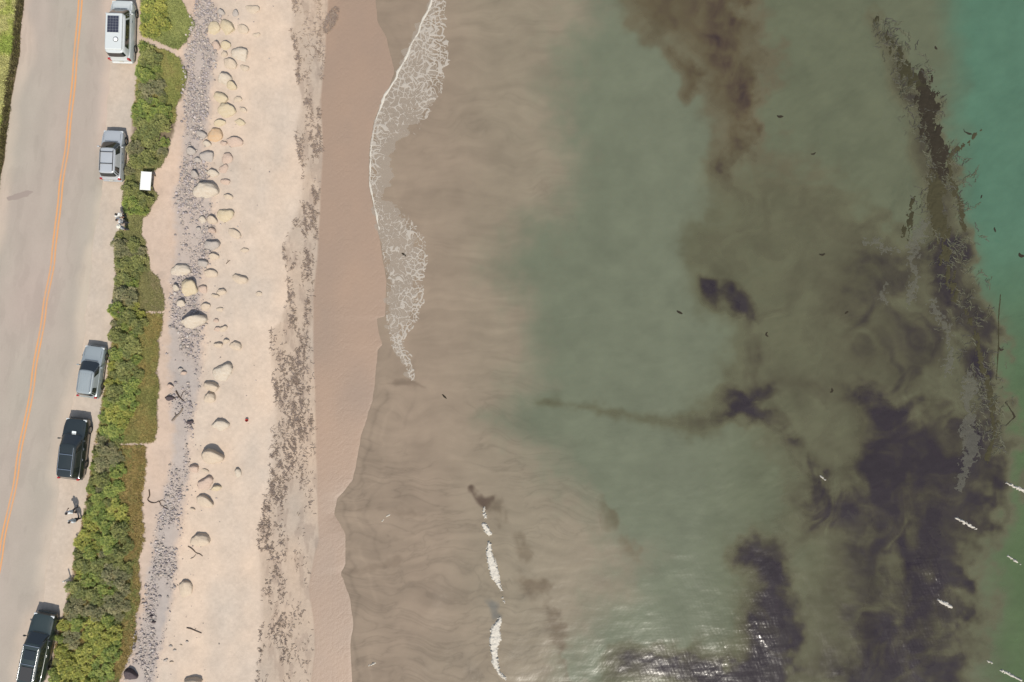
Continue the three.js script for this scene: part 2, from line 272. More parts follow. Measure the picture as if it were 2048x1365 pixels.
bedMap.repeat.set(1 / 70, 1 / 70);
structure('sea_bed', grid([...span(-4, 60, 0.6), 64, 80, 120, 240, 600], [...far.map((a) => -a), ...span(-46, 46, 0.6), ...[...far].reverse()], bedY), mat(0xffffff, { map: bedMap }), 'sandy sea bed under the shallow water');
const reefMat = mat(col(84, 78, 66), { roughness: 1 });
for (const [label, P, soft] of REEF) {
  const us = P.map((p) => p[0]), vs = P.map((p) => p[1]);
  const g = patchGeo((x, z) => reefF(P, soft, x, z), X(Math.min(...us) - 40), X(Math.max(...us) + 40), Z(Math.min(...vs) - 40), Z(Math.max(...vs) + 40), 0.16, (x, z) => bedY(x, z) - 0.05, (f, x, z) => Math.min(1, f * 0.35) * (0.5 + 0.8 * fbm(x * 1.4, z * 1.4, 4)));
  tag(new THREE.Mesh(g, reefMat), 'reef', label, 'reef', 'submerged reefs');
}
// colours carried by the water: sand stirred up by the surf, green water, clouds of loose brown weed
const CLOUD = [ // loose brown weed and silt adrift in the green water: [kind, shape, amount, softness]
  ['line', [[1310, -40, 70], [1430, 40, 74], [1480, 120, 56], [1470, 210, 50], [1475, 270, 34], [1445, 330, 16]], 0.52, 60],
  ['line', [[1440, -20, 20], [1455, 60, 18], [1450, 130, 16], [1490, 200, 18], [1500, 270, 10]], 0.26, 40],
  ['line', [[1334, 92, 2], [1376, 140, 12], [1386, 166, 17], [1366, 184, 5]], 0.5, 22],
  ['poly', [[1420, 370], [1560, 330], [1700, 380], [1780, 470], [1900, 540], [1960, 700], [2000, 900], [1970, 1080], [1950, 1400], [1180, 1400], [1320, 1340], [1480, 1270], [1510, 1180], [1490, 1100], [1590, 1040], [1580, 950], [1500, 890], [1430, 870], [1440, 760], [1480, 680], [1400, 600], [1390, 480]], 0.33, 80],
  ['poly', [[1720, 490], [1860, 520], [1960, 700], [2000, 860], [1960, 1000], [1900, 1100], [1930, 1260], [1880, 1420], [1560, 1420], [1640, 1250], [1700, 1140], [1610, 1010], [1720, 960], [1770, 820], [1700, 660]], 0.26, 90],
  ['poly', [[1740, 800], [1880, 830], [1990, 830], [1980, 960], [1900, 1040], [1930, 1160], [1900, 1300], [1860, 1420], [1690, 1420], [1760, 1240], [1840, 1120], [1740, 1050], [1640, 1040], [1620, 990], [1740, 900]], 0.4, 70],
  ['poly', [[1406, 563], [1432, 574], [1455, 578], [1496, 604], [1494, 640], [1472, 632], [1448, 612], [1428, 618], [1408, 600]], 0.6, 16],
  ['line', [[1450, 800, 12], [1470, 835, 22], [1520, 812, 16]], 0.5, 26], ['line', [[1480, 840, 14], [1545, 856, 10], [1590, 905, 9], [1625, 940, 8], [1655, 972, 4]], 0.42, 24],
  ['line', [[1500, 1130, 14], [1560, 1160, 26], [1560, 1240, 30], [1540, 1300, 44], [1500, 1390, 50]], 0.66, 44], ['line', [[1240, 1320, 14], [1320, 1345, 24], [1420, 1350, 30], [1500, 1390, 40]], 0.62, 36],
  ['line', [[1080, 816, 2], [1200, 830, 5], [1300, 838, 7], [1440, 858, 10]], 0.3, 26], ['line', [[1480, 640, 4], [1500, 690, 6], [1490, 770, 8]], 0.24, 30], ['line', [[1540, 800, 8], [1640, 780, 6], [1740, 790, 5]], 0.2, 40],
  ['line', [[1700, 880, 22], [1690, 960, 16]], -0.16, 50], ['line', [[1665, 1080, 26], [1640, 1160, 40], [1640, 1230, 36], [1610, 1330, 26]], -0.16, 70],
  ['line', [[1752, 30, 4], [1785, 90, 12], [1815, 150, 22], [1850, 210, 26], [1862, 280, 22], [1882, 340, 20], [1885, 420, 26], [1900, 500, 30], [1930, 600, 28], [1960, 700, 26], [1985, 800, 20]], 0.62, 34],
];
const MURK = [ // [kind, shape, colour, softness, strength]
  ['line', [[1200, 1000, 8], [1222, 1030, 12]], [106, 98, 76], 26, 0.7],
  ['line', [[1060, 1150, 8], [1090, 1180, 14], [1105, 1230, 6], [1130, 1290, 10], [1150, 1365, 12]], [118, 103, 84], 26, 0.75],
  ['line', [[1245, 1080, 10], [1262, 1110, 5]], [118, 106, 84], 24, 0.6], ['line', [[1040, 1070, 7], [1050, 1100, 7]], [120, 106, 87], 16, 0.6],
  ['line', [[940, 975, 1], [955, 1000, 4], [966, 1008, 8], [985, 1000, 3]], [94, 78, 66], 9, 0.85], ['line', [[990, 1010, 8], [1006, 1030, 10]], [122, 108, 90], 18, 0.7],
  ['line', [[690, 1022, 2], [760, 1018, 4], [820, 1024, 2]], [134, 117, 100], 12, 0.5], ['line', [[690, 1150, 3], [740, 1140, 3], [790, 1125, 2]], [136, 119, 102], 11, 0.45],
  ['line', [[760, 770, 2], [820, 762, 3], [850, 772, 1]], [128, 112, 96], 9, 0.7], ['line', [[985, 1205, 5], [990, 1230, 5]], [118, 116, 110], 14, 0.8],
];
const RAMP = [[0.3, [106, 105, 82]], [0.55, [92, 88, 69]], [0.78, [73, 67, 59]], [1.05, [60, 53, 57]]], RUST = [[0.3, [112, 106, 84]], [0.55, [100, 90, 68]], [0.78, [86, 73, 60]], [1.05, [66, 54, 54]]];
const TAN = [163, 145, 126], TAN2 = [154, 142, 122], GRN = [121, 126, 105], GRN2 = [109, 113, 90], TUR = [92, 126, 104], DEEP = [92, 110, 76];
const tanEdge = [[-200, 1170], [0, 1168], [130, 1160], [200, 1150], [300, 1120], [380, 1120], [450, 1100], [500, 1080], [545, 1040], [600, 1062], [700, 1080], [790, 1064], [840, 1010], [900, 1080], [980, 1130], [1060, 1215], [1110, 1262], [1200, 1240], [1270, 1180], [1365, 1130], [1565, 1100]];
const tanU = (v) => { for (let i = 1; i < tanEdge.length; i++) if (v < tanEdge[i][0]) return mix(tanEdge[i - 1][1], tanEdge[i][1], (v - tanEdge[i - 1][0]) / (tanEdge[i][0] - tanEdge[i - 1][0])); return 1100; };
const WX0 = -17, WX1 = 53, WZ0 = -37, WZ1 = 37, WW = 1400;
const murkMap = place(dataTex(WW, WW, (d) => {
  const bed = alb(150, 146, 118), dark = alb(84, 78, 66);
  for (let j = 0; j < WW; j++) {
    const z = -mix(-WZ1, -WZ0, (j + 0.5) / WW), v0 = 682.5 + z * SC;
    for (let i = 0; i < WW; i++) {
      const u0 = 1024 + mix(WX0, WX1, (i + 0.5) / WW) * SC;
      const n1 = fbm(u0 * 0.006, v0 * 0.006, 4) - 0.5, n2 = fbm(u0 * 0.006 + 40, v0 * 0.006 + 11, 4) - 0.5, n3 = fbm(u0 * 0.035 + 3, v0 * 0.035, 3) - 0.5;
      const u = u0 + n1 * 90 + n3 * 26, v = v0 + n2 * 90 + (fbm(u0 * 0.035 - 9, v0 * 0.035 + 5, 3) - 0.5) * 26;
      const tu = tanU(v0 + n2 * 60), gt = sst(tu - 90, tu + 70, u0 + n1 * 160 + n3 * 70), g2 = sst(1350, 1560, u), tq = sst(1860, 1960, u - (v0 > 300 ? sst(300, 700, v0) * 90 : 0)), dp = sst(420, 900, v);
      const c = [0, 1, 2].map((k) => { let a = mix(TAN[k], TAN2[k], sst(800, 1080, u)); a = mix(a, GRN[k], gt); a = mix(a, GRN2[k], g2); return mix(a, mix(TUR[k], DEEP[k], dp), tq); });
      let darkBed = 0, D = 0;
      for (const [kind, P, amt, soft] of CLOUD) {
        const ks = Math.min(1, soft / 40), uu = mix(u0, u, ks), vv = mix(v0, v, ks), dd = kind === 'poly' ? polyDist(P, uu, vv) : lineDist(P, uu, vv);
        if (dd < soft) D += amt * (1 - sst(-soft * 0.7, soft, dd + n3 * soft * 0.8));
      }
      if (D > 0.02) { // drawn out into wisps
        const qx = fbm(u0 * 0.007 + 3, v0 * 0.007, 3), qy = fbm(u0 * 0.007 + 71, v0 * 0.007 + 9, 3), w = fbm(u0 * 0.008 + qx * 4.5, v0 * 0.008 + qy * 4.5, 5) - 0.5, w2 = fbm(u0 * 0.03 + qy * 6, v0 * 0.03 + qx * 6, 4) - 0.5;
        D += (w * 0.34 + w2 * 0.12) * sst(0.02, 0.3, D) + (w * 0.5 + w2 * 0.6) * sst(0.4, 0.75, D);
        const ru = (1 - sst(230, 460, v0 + n1 * 120)) * (1 - sst(1580, 1760, u0 + n2 * 90)), k0 = sst(0.02, 0.3, D), tone = (q, m) => mix(RAMP[q][1][m], RUST[q][1][m], ru); let cc = [0, 1, 2].map((m) => tone(0, m));
        for (let q = 0; q < 3; q++) { const t = clamp((D - RAMP[q][0]) / (RAMP[q + 1][0] - RAMP[q][0])); if (t > 0) cc = [0, 1, 2].map((m) => mix(tone(q, m), tone(q + 1, m), t)); }
        for (let k = 0; k < 3; k++) c[k] = mix(c[k], cc[k], k0);
      }
      for (const [kind, P, cc, soft, s] of MURK) {
        const ks = Math.min(1, soft / 40), uu = mix(u0, u, ks), vv = mix(v0, v, ks), dd = lineDist(P, uu, vv);
        if (dd > soft) continue;
        const t = s * (1 - sst(-soft * 0.6, soft * 0.6, dd + n3 * soft * 2.2)); for (let k = 0; k < 3; k++) c[k] = mix(c[k], cc[k], t);
      }
      for (const [, P, soft] of REEF) { const dd = polyDist(P, u0, v0); if (dd < soft) darkBed = Math.max(darkBed, 1 - sst(-soft, soft, dd)); }
      // silt streaks dragged along by the swash, blotches further out
      const dsh = u0 - (1024 + shore(z) * SC), sq = fbm(u0 * 0.009 + 8, v0 * 0.009, 3) * 5, sw = fbm(u0 * 0.011 + 60 + sq * 0.3, v0 * 0.075 + sq, 4), wisp = Math.pow(1 - Math.abs(2 * fbm(u0 * 0.014 + sq * 0.5, v0 * 0.06 + sq, 4) - 1), 9) * sst(0.42, 0.6, fbm(u0 * 0.008 + 90, v0 * 0.008, 3) + 0.12 * sst(600, 900, v0));
      let st = (sw - 0.5) * (1 - gt) * 0.22 - wisp * (0.07 + 0.09 * sst(680, 900, v0)) * (1 - gt * 0.7) + (fbm(u0 * 0.02, v0 * 0.02, 4) - 0.5) * 0.2 + n3 * 0.12;
      for (const [off, amp] of [[16, -0.12], [44, 0.07], [70, -0.08]]) st += amp * Math.exp(-Math.pow((dsh - off - (fbm(v0 * 0.02, off, 4) - 0.5) * 46) / 4, 2)) * sst(0.4, 0.55, fbm(v0 * 0.012, off + 5, 3)) * (v0 > 690 ? 1 : 0.3);
      const near = 1 - sst(0, 60, u0 - (1024 + shore(z) * SC));
      const a = mix(0.92, 0.82, gt), k = (j * WW + i) * 4;
      for (let n = 0; n < 3; n++) { const T = lin1(c[n]) / LIT * (1 + st), B = (1 - a) * (1 - a) * mix(bed[n], dark[n], darkBed); d[k + n] = srgb1(clamp((T - B) / a, 0.006, 0.6)); }
      d[k + 3] = 255 * a;
    }
  }
}, true, THREE.ClampToEdgeWrapping), WX0, WX1, WZ0, WZ1);
const rippleMap = dataTex(1024, 1024, (d, W) => {
  const waves = []; for (let i = 0; i < 70; i++) { const a = rr(-1.3, 1.3) + 0.5, k = Math.round(rr(5, 60)); const kx = Math.round(k * Math.cos(a)), ky = Math.round(k * Math.sin(a)); waves.push([kx, ky, rr(0, 6.28), 1 / Math.pow(Math.hypot(kx, ky) + 3, 1.05)]); }
  const tot = waves.reduce((s, w) => s + w[3], 0), row = new Float32Array(W * W); let mx = 0;
  for (let j = 0; j < W; j++) for (let i = 0; i < W; i++) { let s = 0; for (const [kx, ky, p, A] of waves) s += A * Math.sin((kx * i + ky * j) * 2 * Math.PI / W + p); row[j * W + i] = s; mx = Math.max(mx, Math.abs(s)); }
  for (let k = 0; k < W * W; k++) { const v = 0.5 + 0.5 * row[k] / mx; d[4 * k] = d[4 * k + 1] = d[4 * k + 2] = 255 * v; d[4 * k + 3] = 255; }
}, false);
const rippleTile = rippleMap.image.data;
const tileAt = (x, z) => { const a = (x - Math.floor(x)) * 1024, b = (z - Math.floor(z)) * 1024, i = Math.floor(a), j = Math.floor(b), p = a - i, q = b - j, g = (m, n) => rippleTile[((n & 1023) * 1024 + (m & 1023)) * 4]; return mix(mix(g(i, j), g(i + 1, j), p), mix(g(i, j + 1), g(i + 1, j + 1), p), q); };
const windMap = place(dataTex(2048, 2048, (d, W) => {
  for (let j = 0; j < W; j++) {
    const z = -mix(-WZ1, -WZ0, (j + 0.5) / W), v0 = 682.5 + z * SC;
    for (let i = 0; i < W; i++) {
      const x = mix(WX0, WX1, (i + 0.5) / W), u0 = 1024 + x * SC, gust = fbm(x * 0.16 + 20, z * 0.16, 3);
      const chop = 0.05 + 0.03 * sst(1050, 1350, u0) + 0.14 * Math.max(Math.exp(-Math.pow((u0 - 1510) / 80, 2) - Math.pow((v0 - 1260) / 120, 2)), 0.7 * Math.exp(-Math.pow((u0 - 1400) / 110, 2) - Math.pow((v0 - 1340) / 40, 2)), 2.6 * Math.exp(-Math.pow((u0 - 1860) / 90, 2) - Math.pow((v0 - 1200) / 150, 2)), 0.7 * sst(1940, 2010, u0) * sst(650, 800, v0)) * sst(0.3, 0.6, gust);
      const k = (j * W + i) * 4;
      d[k] = d[k + 1] = d[k + 2] = 127.5 + (tileAt(x / 15, z / 15) * 0.6 + tileAt(x / 6.3 + 0.3 + z * 0.02, z / 6.3) * 0.5 - 1.1 * 127.5) * chop; d[k + 3] = 255;
    }
  }
}, false, THREE.MirroredRepeatWrapping), WX0, WX1, WZ0, WZ1);
const seaY = (x, z) => {
  const d = x - shore(z), k = sst(0.2, 9, d), wob = fbm(x * 0.08, z * 0.08, 3) * 9;
  return 0.004 + k * (0.045 * (0.35 + 0.65 * sst(4, 14, x)) * Math.sin(x * 0.62 + z * 0.1 + wob) + 0.02 * Math.sin(x * 1.3 - z * 0.35 + wob * 1.4)) + sst(0, 1.2, d) * (fbm(x * 0.8, z * 2.0, 3) - 0.5) * 0.03 + k * (fbm(x * 2.6, z * 2.6, 3) - 0.5) * 0.06 * sst(10, 26, x);
};
{
  const zs = [...far.map((a) => -a), ...span(-46, 46, 0.24), ...[...far].reverse()], ds = [0, 0.06, 0.18, ...span(0.4, 70, 0.24), 74, 90, 130, 250, 640], pos = [], idx = [];
  for (const z of zs) { const s = shore(z); for (const d of ds) pos.push(s + d, d === 0 ? -0.012 : seaY(s + d, z), z); }
  const n = ds.length; for (let j = 0; j < zs.length - 1; j++) for (let i = 0; i < n - 1; i++) { const a = j * n + i; idx.push(a, a + n, a + 1, a + 1, a + n, a + n + 1); }
  const g = new THREE.BufferGeometry(); g.setAttribute('position', new THREE.Float32BufferAttribute(pos, 3)); g.setIndex(idx); g.computeVertexNormals(); planUV(g);
  structure('sea', g, phys(0xffffff, { map: murkMap, transparent: true, roughness: 0.17, ior: 1.33, bumpMap: windMap, bumpScale: 0.16 }), 'murky sea with stirred up sand near the shore and green water beyond');
}

// ------------------------------------------------------------------ foam and surface scum
const foamMat = mat(col(232, 224, 210), { roughness: 0.85 }), laceMat = mat(col(226, 215, 201), { roughness: 0.85, transparent: true, opacity: 0.72 }), filmMat = phys(col(212, 197, 180), { roughness: 0.7, transparent: true, opacity: 0.42 });
const sea0 = (x, z) => seaY(x, z) + 0.006;
{
  const lace = (x, z, dens, cell) => { const wx = x + (fbm(x * 0.9, z * 0.9, 2) - 0.5) * 1.3, wz = z + (fbm(x * 0.9 + 9, z * 0.9, 2) - 0.5) * 1.3, [a, b] = worley(wx / cell, wz / cell * 0.9), [a2, b2] = worley(wx / cell * 2.3 + 7, wz / cell * 2.3); return Math.max(dens * 0.14 - (b - a), dens * 0.1 - (b2 - a2)); };
  const rise = (f) => 0.008 + Math.min(0.05, f * 0.14);
  const band = (v0, v1, dens, name, label, cell) => {
    const z0 = Z(v0), z1 = Z(v1); let a = 1e9, b = -1e9; for (let z = z0; z <= z1; z += 0.2) { a = Math.min(a, foamL(z)); b = Math.max(b, foamR(z)); }
    const g = patchGeo((x, z) => { const l = foamL(z), r = foamR(z), e = Math.min(x - l, (r - x) * 0.8 + 0.25) + (fbm(x * 1.5, z * 1.5, 3) - 0.5) * 0.8 * sst(0, 1, x - l); if (e < 0) return e; const t = (x - l) / Math.max(0.3, r - l), D = dens(t, z) * (0.1 + 1.8 * fbm(x * 0.55, z * 0.55, 3)); return Math.min(lace(x, z, D, cell), e * 2 + 0.02); }, a - 0.3, b + 1.2, z0, z1, 0.045, sea0, rise);
    tag(new THREE.Mesh(g, laceMat), name, label, 'foam', 'foam on the swash', 'stuff');
    const film = patchGeo((x, z) => Math.min(x - foamL(z), foamR(z) - 0.3 - x) + (fbm(x * 0.7 + 4, z * 1.6, 5) - 0.55) * 2.6, a, b + 0.6, z0, z1, 0.1, (x, z) => seaY(x, z) + 0.004, () => 0.001);
    tag(new THREE.Mesh(film, filmMat), 'foam_film', 'thin milky film between the foam strands on the swash', 'foam', 'foam on the swash', 'stuff');
  };
  band(-60, 762, (t, z) => {
    const v = 682.5 + z * SC, top = 1 - sst(190, 300, v), mid = sst(200, 290, v) * (1 - sst(400, 460, v)), low = sst(400, 470, v);
    return top * (1.1 - 0.2 * t) + mid * 0.8 * (1 - sst(0.08, 0.7, t)) + low * (0.6 + 0.4 * sst(0.5, 1, t) + 0.3 * sst(560, 680, v));
  }, 'sea_foam', 'lacy white foam spread over the swash along the upper shore', 0.5);
  // bright lip of the swash
  const lip = patchGeo((x, z) => { const w = -0.01 + 0.14 * Math.pow(fbm(z * 1.7, 2, 4), 1.3) + 0.05 * sst(Z(230), Z(200), z); return (w - Math.abs(x - foamL(z) - 0.1 - (fbm(z * 2, 5, 3) - 0.5) * 0.12)) * 3; }, X(730), X(900), Z(-50), Z(460), 0.04, sea0, (f) => 0.006 + Math.min(0.04, f * 0.1));
  tag(new THREE.Mesh(lip, foamMat), 'foam_lip', 'bright foam line along the leading edge of the swash', 'foam', null, 'stuff');
  // breakers and whitecaps: polylines [u, v, half width]
  const caps = [
    ['breaker_foam', 'small white breaker dot nearest the brown weed in the surf', [[967, 1018, 2.5], [970, 1034, 3.2]], 0.8],
    ['breaker_foam', 'short bright white breaker just below the tiny one', [[968, 1050, 5], [974, 1060, 6.5], [979, 1068, 4]], 1],
    ['breaker_foam', 'long bright white breaker streak in the brown surf', [[978, 1086, 3.5], [979, 1110, 7], [985, 1130, 9], [990, 1152, 9], [995, 1166, 5], [1003, 1180, 2]], 1],
    ['breaker_foam', 'thin curl of foam between the two long breakers', [[1005, 1196, 1.2], [1011, 1210, 1]], 0.7],
    ['breaker_foam', 'lowest white breaker streak by the bottom edge', [[1000, 1238, 4], [991, 1260, 10], [990, 1280, 12], [988, 1300, 7], [990, 1325, 6], [997, 1344, 4], [1010, 1358, 3]], 1],
    ['whitecap', 'white cap at the right edge beside the reef shoal', [[2012, 966, 1.2], [2034, 976, 3], [2060, 988, 2.4]], 0.9],
    ['whitecap', 'slanted white cap over the reef shoal', [[1912, 1036, 1.5], [1930, 1046, 3], [1952, 1058, 1.5]], 0.9],
    ['whitecap', 'broken white cap on the lower reef shoal', [[1876, 1200, 1.5], [1890, 1208, 4], [1902, 1214, 3]], 0.9],
    ['whitecap', 'small white cap in green water below the right edge middle', [[2016, 1112, 1], [2030, 1122, 1.8], [2042, 1130, 1]], 0.7],
    ['whitecap', 'white cap in the lower right corner', [[2000, 1340, 1.6], [2020, 1350, 3.2], [2044, 1362, 2]], 0.9],
    ['whitecap', 'tiny white cap left of the lower right corner', [[1974, 1322, 1], [1984, 1326, 2]], 0.6],
    ['whitecap', 'thin white streak near the two reefs', [[1640, 952, 1], [1650, 960, 1.6]], 0.6],
    ['whitecap', 'white flecks on the swash below the bulging waterline', [[762, 1046, 0.8], [770, 1036, 1.2], [780, 1030, 0.8]], 0.5],
    ['whitecap', 'foam flecks beside the lower waterline', [[738, 1332, 1], [750, 1326, 1.4]], 0.5],
  ];
  for (const [name, label, P, d] of caps) {
    const us = P.map((p) => p[0]), vs = P.map((p) => p[1]);
    const g = patchGeo((x, z) => { const u = 1024 + x * SC, v = 682.5 + z * SC; return -(lineDist(P, u, v) + (fbm(u * 0.35, v * 0.35, 3) - 0.5) * (name === 'whitecap' ? 5 : 7)) / 6; }, X(Math.min(...us) - 14), X(Math.max(...us) + 14), Z(Math.min(...vs) - 14), Z(Math.max(...vs) + 14), 0.045, (x, z) => sea0(x, z) - 0.004, (f, x, z) => 0.01 + Math.min(0.16, f * 0.4) * (0.5 + fbm(x * 5, z * 5, 3)));
    tag(new THREE.Mesh(g, foamMat), name, label, name === 'whitecap' ? 'whitecap' : 'breaker', name === 'whitecap' ? 'whitecaps on the open water' : 'breakers in the surf');
  }
  const scumMat = mat(col(124, 122, 108), { roughness: 0.8, transparent: true, opacity: 0.42 });
  const scum = [
    ['upper winding strip of grey scum beside the seaweed line', [[1850, 450, 10], [1836, 470, 12], [1826, 500, 8], [1822, 530, 6], [1834, 552, 5], [1824, 580, 8], [1818, 612, 4]]],
    ['middle winding strip of grey scum beside the seaweed line', [[1862, 600, 4], [1866, 620, 7], [1880, 640, 6], [1896, 656, 6], [1898, 690, 4], [1906, 700, 4], [1894, 728, 7], [1898, 748, 5]]],
    ['broad lower raft of grey scum on the dark shoal', [[1938, 750, 6], [1942, 774, 14], [1934, 800, 12], [1944, 840, 6], [1936, 868, 16], [1944, 900, 14], [1930, 940, 10], [1922, 975, 7]]],
    ['small scrap of grey scum left of the winding strips', [[1768, 572, 3], [1764, 590, 4], [1772, 606, 3]]],
    ['pale scum arm reaching left from the upper strip', [[1732, 484, 4], [1752, 482, 5], [1770, 500, 4], [1800, 500, 3]]],
  ];
  for (const [label, P] of scum) {
    const us = P.map((p) => p[0]), vs = P.map((p) => p[1]);
    const g = patchGeo((x, z) => { const u = 1024 + x * SC, v = 682.5 + z * SC; return -(lineDist(P, u + (fbm(u * 0.08, v * 0.08, 2) - 0.5) * 14, v) + (fbm(u * 0.22, v * 0.22, 4) - 0.5) * 26 + (fbm(u * 0.6, v * 0.6, 2) - 0.5) * 10) / 10; }, X(Math.min(...us) - 26), X(Math.max(...us) + 26), Z(Math.min(...vs) - 20), Z(Math.max(...vs) + 20), 0.06, sea0, (f) => 0.004 + Math.min(0.015, f * 0.05));
    tag(new THREE.Mesh(g, scumMat), 'scum_raft', label, 'foam', 'grey scum rafts along the seaweed line', 'stuff');
  }
}

// ------------------------------------------------------------------ floating seaweed
const weedMats = [[70, 67, 48], [78, 74, 54], [60, 54, 44], [86, 82, 60]].map((c) => phys(col(...c), { roughness: 0.95, specularIntensity: 0.3 }));
{
  const mats = [
    ['floating_seaweed', 'upper head of the long floating seaweed line', [[1752, 30, 3], [1768, 62, 4], [1786, 84, 7], [1800, 120, 10], [1820, 150, 14], [1850, 172, 17]], 26, 0],
    ['floating_seaweed', 'thick dark middle of the long floating seaweed line', [[1846, 160, 18], [1856, 200, 22], [1858, 240, 19], [1864, 275, 18], [1880, 310, 20], [1880, 350, 18]], 24, 2],
    ['floating_seaweed', 'lower thinning length of the long floating seaweed line', [[1876, 340, 14], [1872, 380, 16], [1876, 430, 18], [1886, 480, 12], [1898, 540, 8], [1912, 600, 5]], 26, 1],
    ['floating_seaweed', 'ragged seaweed fringe right of the line', [[1958, 262, 2], [1944, 282, 3], [1912, 300, 4], [1896, 320, 6], [1904, 360, 7], [1920, 410, 5], [1930, 460, 5]], 12, 1],
    ['floating_seaweed', 'short vertical seaweed strip left of the line', [[1824, 398, 3], [1822, 430, 4], [1814, 456, 5], [1806, 476, 5]], 18, 0],
    ['floating_seaweed', 'seaweed tatter bordering the scum raft', [[1930, 620, 3], [1948, 660, 4], [1962, 720, 5], [1984, 800, 6], [1990, 870, 6], [1976, 920, 4]], 12, 1],
    ['floating_seaweed', 'thin seaweed thread near the right edge', [[2002, 590, 1], [1998, 640, 1.2], [1998, 690, 1.4], [1994, 760, 1]], 1, 0],
    ['floating_seaweed', 'crooked dark weed stalk near the right edge', [[2012, 806, 1.4], [2030, 834, 1.8], [2012, 852, 1.2]], 2, 2],
  ];
  for (const [name, label, P, rough, m] of mats) {
    const us = P.map((p) => p[0]), vs = P.map((p) => p[1]);
    const g = patchGeo((x, z) => { const u = 1024 + x * SC, v = 682.5 + z * SC; return -(lineDist(P, u, v) + (fbm(u * 0.16 + v * 0.03, v * 0.07, 4) - 0.46) * rough * 1.5 + (fbm(u * 0.45, v * 0.45, 3) - 0.5) * rough * 0.7) / 10; }, X(Math.min(...us) - 30), X(Math.max(...us) + 30), Z(Math.min(...vs) - 25), Z(Math.max(...vs) + 25), 0.05, sea0, (f, x, z) => 0.006 + Math.min(0.05, f * 0.03) * (0.5 + fbm(x * 2.5, z * 2.5, 2)));
    tag(new THREE.Mesh(g, weedMats[m]), name, label, 'seaweed', 'floating seaweed line');
  }
  const frond = (len, wid) => { // curved ribbon with a crest along its middle
    const pos = [], idx = [], n = 7, a0 = rr(-0.8, 0.8); let x = 0, z = 0, a = rr(0, 6.28);
    for (let i = 0; i <= n; i++) { const w = wid * (0.3 + Math.sin(Math.PI * (i + 0.4) / (n + 0.8))), c = Math.cos(a + 1.57), s = Math.sin(a + 1.57); pos.push(x + c * w, 0, z + s * w, x, 0.025, z, x - c * w, 0, z - s * w); if (i) { const k = i * 3; idx.push(k - 3, k - 2, k, k, k - 2, k + 1, k - 2, k - 1, k + 1, k + 1, k - 1, k + 2); } x += Math.cos(a) * len / n; z += Math.sin(a) * len / n; a += a0 * 0.5 + rr(-0.5, 0.5); }
    const g = new THREE.BufferGeometry(); g.setAttribute('position', new THREE.Float32BufferAttribute(pos, 3)); g.setIndex(idx); g.computeVertexNormals(); return g;
  };
  weedMats.forEach((m) => { m.side = THREE.DoubleSide; });
  const scraps = [[1555, 231, 'alone in the top middle green water'], [1650, 508, 'in olive water above the winding scum'], [1690, 628, 'in olive water left of the dark shoal'], [2000, 695, 'on the thin thread near the right edge'], [893, 798, 'in the brown shallows beside the swash'], [1622, 308, 'below the top brown plume'], [803, 507, 'on the foam tongue'], [1536, 665, 'right of the small reef patch'], [1365, 628, 'in pale green water left of the small reef'], [2040, 506, 'at the right edge in turquoise water'], [1945, 268, 'at the tip of the ragged fringe'], [1990, 455, 'in green water right of the seaweed line'], [1660, 785, 'above the reef shoal arm'], [1872, 92, 'right of the head of the seaweed line'], [1965, 390, 'beside the ragged fringe on the right']];
  for (const [u, v, where] of scraps) { const w = at(u, v), big = u === 2040 || u === 1945; const m = new THREE.Mesh(frond(rr(0.35, 0.6) * (big ? 1.8 : 1), rr(0.06, 0.1) * (big ? 1.5 : 1)), weedMats[2]); m.position.set(w.x, seaY(w.x, w.z) + 0.003, w.z); tag(m, 'seaweed_scrap', 'small dark scrap of weed floating ' + where, 'seaweed', 'floating weed scraps'); }
  // loose fronds too many to count, around the line and on the beach
  const line = [[1752, 30, 10], [1790, 90, 26], [1830, 150, 45], [1856, 220, 42], [1870, 300, 40], [1900, 350, 55], [1890, 430, 55], [1910, 520, 60], [1940, 640, 60], [1975, 780, 40], [1985, 900, 30]];
  const fr = mergeGeometries([frond(0.6, 0.022), frond(0.45, 0.03), frond(0.4, 0.018)].map((g, i) => g.translate(rr(-0.3, 0.3), i * 0.004, rr(-0.3, 0.3))));
  const spots = []; for (let k = 0; k < 1500; k++) { const s = rnd() * (line.length - 1), i = Math.floor(s), t = s - i, r = (rnd() + rnd() + rnd() - 1.5) * 1.0, u = mix(line[i][0], line[i + 1][0], t) + r * mix(line[i][2], line[i + 1][2], t), v = mix(line[i][1], line[i + 1][1], t) + rr(-25, 25); if (fbm(u * 0.05, v * 0.05, 3) > 0.47) spots.push([X(u), Z(v)]); }
  const im = new THREE.InstancedMesh(fr, mat(0xffffff, { roughness: 0.6, side: THREE.DoubleSide }), spots.length), M = new THREE.Matrix4(), q = new THREE.Quaternion(), e = new THREE.Euler();
  spots.forEach(([x, z], i) => { const s = rr(0.5, 1.25); e.set(0, rr(0, 6.28), 0); M.compose(new THREE.Vector3(x, seaY(x, z) + 0.004, z), q.setFromEuler(e), new THREE.Vector3(s, s, s)); im.setMatrixAt(i, M); const c = [[78, 78, 58], [88, 86, 62], [66, 62, 52], [94, 94, 68]][Math.floor(rnd() * 4)]; im.setColorAt(i, col(...c)); });
  tag(im, 'seaweed_fronds', 'loose thin fronds drifting round the floating seaweed line', 'seaweed', null, 'stuff');

